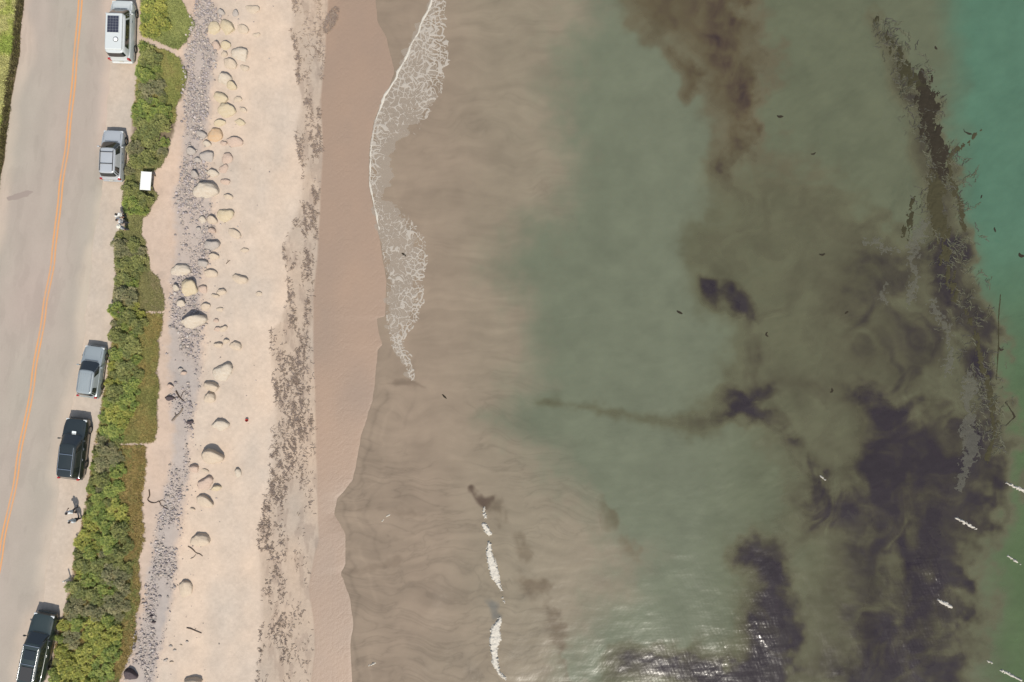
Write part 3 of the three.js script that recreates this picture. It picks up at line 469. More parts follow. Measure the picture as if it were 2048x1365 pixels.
  // wrack thrown up on the sand, dense along the old tide line
  const wr = []; const inten = (x, z) => {
    const l = wrackL(z), r = wrackR(z), t = (x - l) / (r - l); if (t < -0.02 || t > 1.02) return 0;
    const v = 682.5 + z * SC; let core = Math.exp(-Math.pow((x - l - 0.12 - 0.25 * fbm(z * 0.9, 3, 3)) / 0.16, 2)) * (v < 190 ? 1.3 : v < 330 ? 0.6 : 0.75);
    const mid = mix(l, r, v < 200 ? 0.85 : v < 520 ? 0.72 : v < 760 ? 0.68 : v < 900 ? 0.5 : v < 1120 ? 0.33 : 0.42), wd = v < 200 ? 0.5 : v < 700 ? 0.85 : v < 1120 ? 1.2 : 0.9;
    core += 0.8 * Math.exp(-Math.pow((x - mid + (fbm(z * 0.5, 9, 3) - 0.5) * 1.6) / wd, 2)) * (v < 200 ? 0.35 : v > 1120 ? 0.6 : 1);
    core += 0.1 * (1 - sst(0.9, 1, t));
    const [a, b] = worley(x * 2.1 + fbm(x * 0.8, z * 0.8, 3) * 2.4, z * 0.75 + fbm(x, z + 30, 3) * 1.6), ridge = 1 - sst(0.02, 0.15, b - a);
    return core * (0.07 + 1.15 * ridge) * sst(0.36, 0.66, fbm(x * 1.3 + 50, z * 0.45, 4));
  };
  for (let k = 0; k < 300000; k++) { const z = rr(-34, 34), l = wrackL(z), r = wrackR(z), x = mix(l - 0.2, r + 0.1, rnd()); if (rnd() < inten(x, z) * 0.5) wr.push([x, z]); }
  { const pc = at(662, 40); for (let k = 0; k < 900; k++) { const a = rr(0, 6.28), r = Math.sqrt(rnd()), x = pc.x + (r * Math.cos(a) * 0.65 + r * Math.sin(a) * -0.25), z = pc.z + r * Math.sin(a) * 1.1 - Math.cos(a) * r * 0.45; if (fbm(x * 3, z * 3, 3) > 0.36) wr.push([x, z]); } }
  const bits = mergeGeometries([frond(0.12, 0.01), frond(0.09, 0.011), frond(0.07, 0.009)].map((g, i) => g.rotateX(rr(-0.4, 0.4)).translate(rr(-0.07, 0.07), 0.012 + i * 0.01, rr(-0.07, 0.07))));
  const wm = new THREE.InstancedMesh(bits, mat(0xffffff, { roughness: 0.9, side: THREE.DoubleSide }), wr.length);
  wr.forEach(([x, z], i) => { const s = rr(0.6, 1.35); e.set(rr(-0.15, 0.15), rr(0, 6.28), rr(-0.15, 0.15)); M.compose(new THREE.Vector3(x, landY(x, z) + 0.006, z), q.setFromEuler(e), new THREE.Vector3(s, s, s)); wm.setMatrixAt(i, M); wm.setColorAt(i, col(...[[168, 148, 133], [180, 160, 146], [142, 122, 111], [170, 156, 151], [182, 162, 142]][Math.floor(rnd() * 5)])); });
  tag(wm, 'beach_wrack', 'dried brown seaweed wrack along the old tide line', 'seaweed', null, 'stuff');
}

// ------------------------------------------------------------------ boulders and stones
const up = new THREE.Vector3(0, 1, 0);
function rockGeo(k, block) {
  const g = mergeVertices(new THREE.IcosahedronGeometry(1, 5).deleteAttribute('uv').deleteAttribute('normal')), p = g.attributes.position, v = new THREE.Vector3(), planes = Array.from({ length: 13 }, () => { const q = new THREE.Vector3(rr(-1, 1), rr(-0.6, 1), rr(-1, 1)).normalize(); return [q.x, q.y, q.z, rr(0.6, 0.9)]; });
  for (let i = 0; i < p.count; i++) {
    v.fromBufferAttribute(p, i);
    if (block) { const m = Math.pow(Math.pow(Math.abs(v.x), 5) + Math.pow(Math.abs(v.y), 5) + Math.pow(Math.abs(v.z), 5), -0.2); v.multiplyScalar(mix(1, m * 0.92, 0.8)); }
    { let r = 1; for (const [nx, ny, nz, dd] of planes) { const q = v.x * nx + v.y * ny + v.z * nz; if (q > 0.05) r = Math.min(r, dd / q); } v.multiplyScalar(mix(1, r, 0.85)); }
    const n = fbm(v.x * 1.3 + k * 7, v.y * 1.3 + v.z * 1.1 + k, 4) - 0.5, n2 = fbm(v.z * 1.7 - k * 3, v.x * 0.8 + v.y * 1.5, 4) - 0.5, n3 = fbm(v.x * 6 + v.y * 3 + k, v.z * 6 + v.y * 2, 3) - 0.5, ledge = Math.sin(v.y * 9 + v.x * 1.4 + k) * 0.02;
    v.multiplyScalar(1 + n * 0.34 + n2 * 0.3 + n3 * 0.14 + ledge);
    if (v.y > 0) { const rad = Math.min(1, Math.hypot(v.x, v.z)); v.y = Math.pow(clamp(v.y, 0, 1.3), 0.55) * (0.62 - 0.5 * clamp(v.z, -0.75, 0.95)); }
    p.setXYZ(i, v.x, v.y, v.z);
  }
  g.computeVertexNormals();
  const uv = new Float32Array(p.count * 2); for (let i = 0; i < p.count; i++) { uv[2 * i] = p.getX(i) + p.getY(i) * 0.4; uv[2 * i + 1] = p.getZ(i) + p.getY(i) * 0.4; } g.setAttribute('uv', new THREE.BufferAttribute(uv, 2));
  return g;
}
const rockG = [0, 1, 2, 3, 4, 5].map((k) => rockGeo(k, false)), blockG = [6, 7].map((k) => rockGeo(k, true));
function rockMap(a, b, k) { return dataTex(128, 128, (d, W) => { for (let j = 0; j < W; j++) for (let i = 0; i < W; i++) { const t = clamp(fbm(i * 0.05 + k, j * 0.05, 4) * 1.6 - 0.3), m = 1 + (fbm(i * 0.3, j * 0.3 + k, 3) - 0.5) * 0.3, q = (j * W + i) * 4; for (let n = 0; n < 3; n++) d[q + n] = srgb1(mix(a[n], b[n], t) * m); d[q + 3] = 255; } }, true, THREE.MirroredRepeatWrapping); }
const stone = {
  sand: ['sand coloured', [220, 200, 177], [229, 210, 187]], yellow: ['yellowish', [221, 201, 167], [229, 212, 182]], pale: ['pale cream', [229, 216, 198], [220, 203, 182]],
  orange: ['orange tinted', [228, 188, 146], [224, 196, 164]], grey: ['grey', [196, 186, 178], [206, 194, 182]], pink: ['pinkish', [222, 197, 178], [217, 191, 173]], dark: ['dark purple grey', [104, 92, 94], [84, 72, 76]],
};
for (const k in stone) stone[k].push(mat(0xffffff, { map: rockMap(alb(...stone[k][1]), alb(...stone[k][2]), k.length), bumpMap: grainMap, bumpScale: 0.03, roughness: 0.95 }));
const ORD = ['first', 'second', 'third', 'fourth', 'fifth', 'sixth', 'seventh', 'eighth', 'ninth', 'tenth', 'eleventh', 'twelfth', 'thirteenth', 'fourteenth', 'fifteenth', 'sixteenth', 'seventeenth', 'eighteenth', 'nineteenth', 'twentieth'];
const ordinal = (n) => n < 20 ? ORD[n] : n < 29 ? 'twenty ' + ORD[n - 20] : n === 29 ? 'thirtieth' : n < 39 ? 'thirty ' + ORD[n - 30] : n === 39 ? 'fortieth' : n < 49 ? 'forty ' + ORD[n - 40] : n === 49 ? 'fiftieth' : 'fifty ' + ORD[n - 50];
const BOULDERS = [ // u, v, width, depth (survey units), height above sand (m), stone, block?
  [503, 19, 28, 20, 0.22, 'sand'], [441, 26, 15, 14, 0.4, 'grey'], [471, 28, 12, 16, 0.25, 'grey'], [456, 55, 31, 30, 0.52, 'yellow'], [428, 56, 26, 26, 0.34, 'yellow'], [485, 58, 24, 20, 0.26, 'sand'], [512, 70, 15, 9, 0.14, 'sand'],
  [431, 92, 17, 20, 0.42, 'pink'], [452, 92, 20, 18, 0.34, 'yellow'], [482, 108, 35, 32, 0.56, 'pale'], [449, 109, 13, 12, 0.34, 'sand'], [460, 128, 27, 24, 0.44, 'sand'], [488, 136, 17, 14, 0.18, 'sand'], [449, 160, 27, 26, 0.72, 'pale'], [464, 173, 21, 18, 0.46, 'yellow'], [444, 197, 31, 26, 0.52, 'yellow'], [476, 199, 17, 12, 0.24, 'sand'],
  [452, 223, 36, 30, 0.4, 'yellow', 1], [486, 220, 15, 11, 0.2, 'sand'], [440, 247, 24, 14, 0.34, 'yellow'], [478, 245, 20, 16, 0.18, 'yellow'], [431, 272, 31, 31, 0.46, 'orange'], [405, 270, 24, 18, 0.5, 'grey'], [469, 284, 33, 22, 0.4, 'pink'], [447, 287, 12, 11, 0.28, 'pink'], [413, 288, 17, 14, 0.38, 'pale'], [416, 313, 31, 26, 0.56, 'grey'], [383, 304, 19, 17, 0.42, 'grey'], [395, 321, 15, 12, 0.32, 'grey'],
  [455, 318, 23, 24, 0.34, 'pink'], [447, 338, 18, 18, 0.22, 'pink'], [424, 347, 23, 18, 0.4, 'pale'], [390, 350, 16, 16, 0.5, 'grey'], [413, 383, 54, 34, 1.05, 'pale'], [452, 364, 21, 15, 0.28, 'pink'], [456, 394, 19, 12, 0.3, 'sand'], [450, 431, 31, 30, 0.46, 'yellow'], [425, 441, 21, 18, 0.44, 'sand'], [404, 440, 15, 18, 0.3, 'pale'], [424, 462, 17, 12, 0.44, 'pink'], [398, 458, 10, 10, 0.34, 'grey'],
  [424, 491, 28, 23, 0.66, 'grey'], [468, 467, 28, 20, 0.26, 'sand'], [487, 501, 17, 10, 0.14, 'sand'], [428, 514, 21, 15, 0.36, 'sand'], [408, 527, 23, 18, 0.54, 'grey'], [362, 542, 42, 26, 0.5, 'pale'], [421, 547, 27, 18, 0.36, 'sand'], [479, 559, 29, 22, 0.46, 'sand'], [378, 577, 34, 34, 0.66, 'yellow', 1], [407, 578, 18, 20, 0.36, 'pink'], [443, 585, 21, 14, 0.38, 'sand'], [430, 592, 15, 9, 0.28, 'sand'], [353, 577, 14, 16, 0.5, 'pale'], [517, 588, 13, 11, 0.14, 'sand'],
  [362, 608, 19, 16, 0.5, 'pale', 1], [389, 643, 50, 28, 1.1, 'pale'], [412, 614, 19, 16, 0.32, 'sand'], [440, 619, 15, 11, 0.16, 'sand'], [446, 658, 17, 12, 0.36, 'sand'], [432, 642, 11, 9, 0.2, 'pink'], [434, 659, 13, 11, 0.24, 'pink'], [438, 690, 19, 12, 0.42, 'sand'], [453, 683, 12, 9, 0.3, 'sand'], [471, 693, 25, 20, 0.4, 'sand'], [445, 745, 39, 36, 0.6, 'pale'], [425, 774, 32, 24, 0.74, 'sand'], [420, 797, 23, 24, 0.56, 'sand'],
  [361, 740, 11, 9, 0.28, 'grey'], [367, 747, 12, 9, 0.32, 'pink'], [341, 773, 13, 10, 0.3, 'pink'], [439, 851, 33, 26, 0.5, 'pale'], [427, 914, 44, 34, 0.98, 'sand'], [390, 937, 19, 20, 0.52, 'pink'], [476, 946, 13, 22, 0.36, 'pale'], [411, 967, 31, 26, 0.54, 'pink'], [432, 977, 19, 14, 0.48, 'yellow'], [410, 1004, 37, 26, 0.46, 'sand'], [386, 1019, 11, 8, 0.22, 'sand'], [410, 942, 17, 8, 0.16, 'sand'],
  [401, 1082, 40, 30, 0.66, 'sand'], [371, 1177, 27, 40, 0.46, 'sand'], [390, 1364, 38, 26, 0.8, 'sand'], [262, 1350, 30, 26, 0.6, 'dark'], [380, 845, 13, 9, 0.34, 'dark'], [339, 797, 17, 11, 0.36, 'dark'], [341, 1293, 8, 6, 0.16, 'grey'], [349, 1301, 7, 5, 0.14, 'grey'], [362, 1291, 6, 5, 0.12, 'sand'], [374, 1284, 6, 5, 0.14, 'grey'], [331, 1321, 9, 6, 0.18, 'grey'], [342, 1325, 8, 5, 0.14, 'sand'], [303, 1233, 8, 7, 0.24, 'dark'], [307, 1245, 8, 7, 0.26, 'dark'],
];
{
  const count = {};
  [...BOULDERS].sort((a, b) => a[1] - b[1]).forEach(([u, v, w, d, h, kind, block], i) => {
    const P = at(u, v), W = w / SC / 2 * 0.98, D = d / SC / 2 * 0.98, G = block ? blockG[i % 2] : rockG[i % 6], m = new THREE.Mesh(G, stone[kind][3]);
    m.scale.set(W * 1.12, h * 1.3, D * 1.12); m.position.set(P.x, P.y - h * 0.1, P.z); m.rotation.y = block ? rr(-0.15, 0.15) : rr(-0.5, 0.35);
    const size = w > 38 ? 'very large' : w > 25 ? 'large' : w > 16 ? 'mid sized' : w > 9 ? 'small' : 'tiny', key = size + kind, n = count[key] = (count[key] ?? -1) + 1;
    tag(m, w > 9 ? 'boulder' : 'stone', `${size} ${stone[kind][0]} ${block ? 'rock block' : w > 9 ? 'boulder' : 'stone'} half sunk in sand, ${ordinal(n)} such from the top`, w > 9 ? 'boulder' : 'stone', w > 9 ? 'boulders along the upper beach' : 'small stones on the lower left sand');
  });
  // shingle between the path and the boulders: nobody could count it
  const pg = [0, 1, 2].map((k) => { const g = mergeVertices(new THREE.IcosahedronGeometry(1, 1).deleteAttribute('uv').deleteAttribute('normal')), p = g.attributes.position; for (let i = 0; i < p.count; i++) { const s = 0.75 + 0.5 * hash(i + k * 50, 77); p.setXYZ(i, p.getX(i) * s, p.getY(i) * s, p.getZ(i) * s); } g.computeVertexNormals(); return g; });
  const spots = [[], [], []], M = new THREE.Matrix4(), q = new THREE.Quaternion(), e = new THREE.Euler();
  for (let k = 0; k < 110000; k++) {
    const z = rr(-34, 34), l = cobL(z), r = cobR(z), x = mix(l - 0.5, r + 0.5, rnd()), t = (x - l) / (r - l), v = 682.5 + z * SC;
    const dens = sst(-0.15, 0.2, t) * (1 - sst(0.75, 1.15, t)) * (v > 700 && v < 1000 ? 0.35 + 0.5 * sst(0.45, 0.7, t) : 1) * sst(0.34, 0.62, fbm(x * 0.9, z * 0.4, 4)) * (v > 1000 ? 0.8 : 1);
    if (rnd() < dens * 0.34) spots[k % 3].push([x, z]);
  }
  for (let k = 0; k < 900; k++) { const z = rr(-34, 34), x = cobR(z) + Math.abs(rr(-1, 1) * rr(0, 1)) * 6; spots[k % 3].push([x, z, 0.55]); }
  spots.forEach((S, n) => {
    const im = new THREE.InstancedMesh(pg[n], mat(0xffffff, { roughness: 0.95 }), S.length);
    S.forEach(([x, z, f = 1], i) => { const s = (0.022 + 0.1 * Math.pow(rnd(), 6)) * f; e.set(rr(0, 6), rr(0, 6), rr(0, 6)); M.compose(new THREE.Vector3(x, landY(x, z) + s * 0.25, z), q.setFromEuler(e), new THREE.Vector3(s * rr(0.8, 1.4), s * 0.8, s * rr(0.8, 1.3))); im.setMatrixAt(i, M); const g = rr(0.84, 1.08), a = [[206, 193, 188], [196, 184, 182], [214, 199, 186], [184, 172, 170], [204, 194, 186]][Math.floor(rnd() * 5)]; im.setColorAt(i, col(a[0] * g, a[1] * g, a[2] * g)); });
    tag(im, 'shingle', ['grey lilac', 'mixed grey', 'fine grey'][n] + ' shingle scattered between the path and boulders', 'shingle', null, 'stuff');
  });
}
// driftwood: branches as bent tapering tubes
{
  const woodMat = mat(col(96, 78, 66)), greyWood = mat(col(150, 134, 120));
  const tube = (pts, r0, r1) => {
    const c = new THREE.CatmullRomCurve3(pts), g = new THREE.TubeGeometry(c, 24, 1, 7), p = g.attributes.position, n = g.attributes.normal;
    for (let i = 0; i < p.count; i++) { const t = Math.floor(i / 8) / 24, r = mix(r0, r1, t) * (0.8 + 0.4 * hash(i, 5)) - 1; p.setXYZ(i, p.getX(i) + n.getX(i) * r, p.getY(i) + n.getY(i) * r, p.getZ(i) + n.getZ(i) * r); }
    g.computeVertexNormals(); return g;
  };
  const onGround = (a, lift) => a.map(([u, v], i) => { const P = at(u, v); P.y += lift + (i % 2) * 0.03; return P; });
  const wood = [
    ['long crooked dark branch at the foot of the orange ground cover', woodMat, 0.05, 0.025, [[298, 980], [299, 993], [295, 999], [301, 1005], [311, 1006], [318, 1003], [322, 1011], [330, 1015], [337, 1020]], [[318, 1003], [326, 1001], [332, 1006]]],
    ['forked driftwood branch lying on the lower boulder sand', woodMat, 0.045, 0.025, [[376, 1093], [384, 1098], [392, 1106], [400, 1109], [405, 1113]], [[381, 1118], [387, 1115], [392, 1109]]],
    ['straight driftwood stick alone on the lower sand', woodMat, 0.05, 0.03, [[373, 1256], [382, 1258], [388, 1261], [396, 1264], [403, 1267]], [[388, 1261], [392, 1258]]],
    ['dark tangled branch above the purple stones', woodMat, 0.07, 0.035, [[352, 782], [356, 790], [361, 797], [368, 802]], [[361, 797], [366, 786], [371, 782]]],
    ['second dark branch across the tangle by the path', woodMat, 0.06, 0.03, [[330, 796], [338, 793], [348, 796], [357, 795]], [[348, 796], [352, 801]]],
    ['grey weathered log slanting on the shingle', greyWood, 0.09, 0.06, [[344, 842], [352, 834], [360, 826], [366, 816]], [[352, 834], [350, 826]]],
    ['thin curved stick on sand left of the wrack', woodMat, 0.03, 0.02, [[452, 528], [456, 524], [460, 521]], [[456, 524], [455, 520]]],
  ];
  for (const [label, m, r0, r1, a, b] of wood) {
    const o = new THREE.Group(), base = onGround(a, r0 * 0.6), p0 = base[0].clone(); o.position.copy(p0);
    part(o, 'branch', tube(base.map((p) => p.clone().sub(p0)), r0, r1), m); part(o, 'twig', tube(onGround(b, r0 * 0.6).map((p) => p.sub(p0)), r1, r1 * 0.5), m);
    tag(o, 'driftwood', label, 'driftwood', 'driftwood on the upper beach');
  }
  // a bright thing left on the sand: a toy bucket
  const P = at(494.5, 841), o = new THREE.Group(); o.position.copy(P); const red = mat(col(206, 60, 52), { roughness: 0.5, side: THREE.DoubleSide });
  part(o, 'tub', new THREE.LatheGeometry([[0, 0.01], [0.09, 0.01], [0.13, 0.24], [0.145, 0.24], [0.145, 0.225], [0.12, 0.225], [0.085, 0.03], [0, 0.03]].map((a) => new THREE.Vector2(...a)), 20), red);
  part(o, 'handle', new THREE.TorusGeometry(0.13, 0.008, 6, 16, Math.PI).rotateX(1.2).translate(0, 0.22, 0), mat(col(240, 235, 225)));
  tag(o, 'sand_bucket', 'small red item left on the sand near the wrack', 'bucket');
}

// ------------------------------------------------------------------ plants
function leafGeo(parts) { const g = new THREE.BufferGeometry(); g.setAttribute('position', new THREE.Float32BufferAttribute(parts.pos, 3)); g.setAttribute('color', new THREE.Float32BufferAttribute(parts.col, 3)); g.setIndex(parts.idx); g.computeVertexNormals(); return g; }
function addLeaf(o, c, dir, len, wid, tint) { // bent diamond with a crease
  const side = new THREE.Vector3().crossVectors(dir, up); if (side.lengthSq() < 1e-4) side.set(1, 0, 0); side.normalize().applyAxisAngle(dir, rr(-0.6, 0.6));
  const n = new THREE.Vector3().crossVectors(side, dir), mid = c.clone().addScaledVector(dir, len * 0.5).addScaledVector(n, -wid * 0.25), tip = c.clone().addScaledVector(dir, len).addScaledVector(up, -len * 0.2), k = o.pos.length / 3;
  for (const v of [c, mid.clone().addScaledVector(side, wid), mid, mid.clone().addScaledVector(side, -wid), tip]) { o.pos.push(v.x, v.y, v.z); o.col.push(...tint); }
  o.idx.push(k, k + 1, k + 2, k, k + 2, k + 3, k + 1, k + 4, k + 2, k + 2, k + 4, k + 3);
}
const SHRUBK = [['bright green', [[176, 190, 92], [196, 204, 106], [150, 170, 80]]], ['olive green', [[172, 176, 100], [188, 188, 112], [150, 158, 90]]], ['grey green', [[178, 174, 126], [194, 186, 138], [160, 160, 112]]], ['yellow green', [[204, 204, 98], [218, 214, 110], [180, 188, 88]]]];
function makeShrub(k, cols) {
  const o = { pos: [], col: [], idx: [] }, clumps = [], dir = new THREE.Vector3();
  for (let i = 0; i < 22; i++) { const a = rr(0, 6.28), r = Math.sqrt(rnd()) * 0.82, h = Math.sqrt(Math.max(0, 1 - r * r)) * rr(0.5, 0.98); clumps.push([Math.cos(a) * r, h * 0.82, Math.sin(a) * r, rr(0.2, 0.36), cols[Math.floor(rnd() * 3)]]); }
  for (const [x, y, z, R, cc] of clumps) for (let i = 0; i < 100; i++) {
    dir.set(rr(-1, 1), rr(-0.35, 1), rr(-1, 1)).normalize(); const c = new THREE.Vector3(x, y, z).addScaledVector(dir, R * Math.cbrt(rnd()) * 0.8); if (c.y < 0.02) c.y = rr(0.02, 0.1);
    const g = rr(0.94, 1.22); addLeaf(o, c, new THREE.Vector3(dir.x + x * 0.6, dir.y * 0.55 + 0.12, dir.z + z * 0.6).normalize(), rr(0.1, 0.19), rr(0.022, 0.042), alb(cc[0] * g, cc[1] * g, cc[2] * g));
  }
  const root = new THREE.Group();
  part(root, 'foliage', leafGeo(o), phys(0xffffff, { vertexColors: true, roughness: 0.85, transmission: 0.45, thickness: 0, side: THREE.DoubleSide }));
  const stems = []; for (let i = 0; i < 7; i++) { const a = i * 0.9 + rr(0, 0.5), g = new THREE.CylinderGeometry(0.008, 0.025, 0.75, 5).translate(0, 0.37, 0).rotateZ(rr(0.3, 0.8)).rotateY(a); stems.push(g); }
  part(root, 'stem', mergeGeometries(stems), mat(col(108, 92, 70)));
  return root;
}
{
  const protos = []; SHRUBK.forEach(([n, c], k) => { for (let i = 0; i < 2; i++) protos.push([k, makeShrub(i, c)]); });
  const spots = []; // wide plants first, then gap fillers
  const clear = [[264, 452, 22], [294, 360, 24], [250, 440, 14], [318, 92, 9], [300, 84, 8], [338, 98, 10], [150, 1030, 8]];
  for (let pass = 0; pass < 2; pass++) for (let k = 0; k < 9000 && spots.length < 190; k++) {
    const z = rr(-34, 34), a = hedgeL(z), b = shrubR(z), R = pass ? rr(0.45, 0.65) : rr(0.75, 1.15); if (b - a < R * 1.1) continue;
    const x = mix(a + R * 0.72, b - R * 0.5, rnd()), u = 1024 + x * SC * CAM / (CAM - 2.2), v = 682.5 + z * SC * CAM / (CAM - 2.2);
    if (clear.some(([p, q, r]) => Math.hypot(u - p, v - q) < r + R * 14)) continue;
    if (v > 868 && v < 886 && R > 0.6) continue;
    if (spots.some((s) => Math.hypot(s.x - x, s.z - z) < (s.R + R) * (pass ? 0.62 : 0.66))) continue;
    spots.push({ x, z, R, u, v });
  }
  spots.sort((p, q) => p.z - q.z);
  const place1 = (v) => v < 130 ? 'by white van' : v < 250 ? 'below white van' : v < 400 ? 'by silver car' : v < 520 ? 'by three people' : v < 680 ? 'above grey estate' : v < 810 ? 'beside grey estate' : v < 970 ? 'beside black car' : v < 1080 ? 'beside two people' : v < 1210 ? 'by marker post' : 'beside dark truck';
  const count = {};
  spots.forEach((s) => {
    const f = fbm(s.x * 0.5, s.z * 0.35, 3) + rr(-0.12, 0.12), left = (s.x - hedgeL(s.z)) / (shrubR(s.z) - hedgeL(s.z)), kind = f > 0.62 ? 3 : f < 0.4 || (left < 0.35 && rnd() < 0.35) ? (rnd() < 0.5 ? 2 : 1) : rnd() < 0.65 ? 0 : 1;
    const pr = protos.filter((p) => p[0] === kind)[Math.floor(rnd() * 2)][1], o = pr.clone();
    o.position.set(s.x, landY(s.x, s.z) - 0.03, s.z); o.rotation.y = rr(0, 6.28); const h = (s.R < 0.66 ? rr(0.5, 0.75) : rr(0.7, 1.15)); o.scale.set(s.R, h, s.R);
    const size = s.R < 0.66 ? 'low' : s.R > 0.98 ? 'broad' : 'rounded', side = left < 0.5 ? 'on road side' : 'on beach side', key = size + kind + place1(s.v) + side, n = count[key] = (count[key] ?? -1) + 1;
    tag(o, 'shrub', `${size} ${SHRUBK[kind][0]} shrub ${place1(s.v)}, ${ordinal(n)} from top ${side}`, 'shrub', 'shrubs of the roadside hedge');
  });
}
{ // creeping succulent cover: mats of short fleshy leaves
  const o = { pos: [], col: [], idx: [] };
  for (let i = 0; i < 16; i++) { const a = rr(0, 6.28), d = new THREE.Vector3(Math.cos(a), rr(0.35, 1.4), Math.sin(a)).normalize(); addLeaf(o, new THREE.Vector3(rr(-0.09, 0.09), 0, rr(-0.09, 0.09)), d, rr(0.07, 0.14), 0.02, [1, 1, 1]); }
  const tuft = leafGeo(o), M = new THREE.Matrix4(), q = new THREE.Quaternion(), e = new THREE.Euler();
  const zones = [
    ['smooth green creeping mat beside the white van', -70, 96, [[142, 148, 84], [154, 158, 94], [130, 138, 78]], null],
    ['green creeping mat above the silver car', 98, 245, [[138, 142, 78], [150, 148, 84], [156, 146, 88]], null],
    ['small olive creeping mat halfway along the hedge', 545, 622, [[146, 140, 90], [136, 132, 84], [156, 144, 104]], null],
    ['long olive creeping mat beside the grey estate car', 628, 886, [[138, 136, 76], [150, 142, 82], [160, 142, 84]], null],
    ['orange brown creeping mat along the lower hedge', 892, 1430, [[158, 136, 80], [148, 132, 76], [168, 144, 90], [140, 136, 78], [134, 138, 76]], null],
    ['thin grass between the silver car and the people', 300, 545, [[140, 140, 86], [150, 146, 96], [128, 130, 80]], null],
  ];
  for (const [label, v0, v1, cols] of zones) {
    const S = []; const z0 = Z(v0, 2.1), z1 = Z(v1, 2.1), wob = (z) => 0;
    for (let k = 0; k < 15000; k++) {
      const z = rr(z0, z1), a = hedgeL(z), b = hedgeR(z), x = mix(a, b, rnd()), u = 1024 + x * SC * CAM / (CAM - 2.1), v = 682.5 + z * SC * CAM / (CAM - 2.1);
      if (rnd() > (z1 - z0) / 20 + 0.1) continue;
      if (Math.abs((v - 76) - (u - 283) * 0.42) < 7 && u > 278) continue;
      if (Math.hypot(u - 253, v - 447) < 8) continue;
      const edge = Math.min(x - a, b - x, (z - z0) * 1.5 + 0.1, (z1 - z) * 1.5 + 0.1) + (fbm(x * 1.4, z * 1.4, 3) - 0.5) * 0.5; if (edge < 0.04) continue;
      if (edge < 0.2 && rnd() < 0.4) continue;
      S.push([x, z, sst(0, 0.9, edge)]);
    }
    const im = new THREE.InstancedMesh(tuft, mat(0xffffff, { roughness: 0.8, side: THREE.DoubleSide }), S.length);
    S.forEach(([x, z, t], i) => { const s = rr(0.7, 1.3); e.set(rr(-0.2, 0.2), rr(0, 6.28), rr(-0.2, 0.2)); M.compose(new THREE.Vector3(x, landY(x, z) + 0.1 * t, z), q.setFromEuler(e), new THREE.Vector3(s, s * 1.1, s)); im.setMatrixAt(i, M); const n = fbm(x * 0.8 + 3, z * 0.8, 3) * 1.3 - 0.15, c = cols[Math.floor(clamp(n + rr(-0.25, 0.25), 0, 0.999) * cols.length)], g = rr(1.02, 1.26); im.setColorAt(i, col(c[0] * g, c[1] * g, c[2] * g)); });
    tag(im, 'ground_cover', label, 'ground cover', null, 'stuff');
    const zc = (z0 + z1) / 2; let xa = 1e9, xb = -1e9; for (let z = z0; z < z1; z += 0.2) { xa = Math.min(xa, hedgeL(z)); xb = Math.max(xb, hedgeR(z)); }
    const bg = patchGeo((x, z) => { const u = 1024 + x * SC * CAM / (CAM - 2.1), v = 682.5 + z * SC * CAM / (CAM - 2.1); let f = Math.min(x - hedgeL(z) - 0.12, hedgeR(z) - 0.06 - x, (z - z0) * 1.2 + 0.06, (z1 - z) * 1.2 + 0.06) + (fbm(x * 1.4, z * 1.4, 3) - 0.5) * 0.5; if (u > 278) f = Math.min(f, (Math.abs((v - 76) - (u - 283) * 0.42) - 7) / SC); return Math.min(f, (Math.hypot(u - 252, v - 447) - 9) / SC); }, xa, xb, z0 - 0.3, z1 + 0.3, 0.12, (x, z) => landY(x, z) - 0.02, (f, x, z) => 0.02 + 0.1 * sst(0, 0.9, f));
    const cm = cols[0]; tag(new THREE.Mesh(bg, mat(col(cm[0] * 0.9, cm[1] * 0.9, cm[2] * 0.9), { bumpMap: grainMap, bumpScale: 0.03 })), 'turf_mat', label.replace(/creeping mat|thin grass/, 'stem mat under the plants'), 'ground cover', null, 'stuff');
  }
  // verge beyond the road
  const S = []; for (let k = 0; k < 15000; k++) { const z = rr(-33, 2), b = roadL(z) - 0.12, x = b - Math.pow(rnd(), 1.2) * 4; if (x < -52) continue; S.push([x, z, b - x]); }
  const im = new THREE.InstancedMesh(tuft, mat(0xffffff, { roughness: 0.8, side: THREE.DoubleSide }), S.length);
  S.forEach(([x, z, t], i) => { const s = rr(0.8, 1.6); e.set(rr(-0.3, 0.3), rr(0, 6.28), rr(-0.3, 0.3)); M.compose(new THREE.Vector3(x, landY(x, z) - 0.01, z), q.setFromEuler(e), new THREE.Vector3(s, s * 1.3, s)); im.setMatrixAt(i, M); const n = fbm(x * 0.6, z * 0.5, 3), c = t < 0.34 ? [[112, 102, 62], [124, 118, 70], [92, 84, 54]][Math.floor(rnd() * 3)] : n > 0.55 ? [204, 200, 130] : n > 0.45 ? [186, 192, 104] : [166, 182, 86], g = rr(0.96, 1.2); im.setColorAt(i, col(c[0] * g, c[1] * g, c[2] * g)); });
  tag(im, 'grass_verge', 'green grass verge on the bank left of the road', 'grass', null, 'stuff');
}

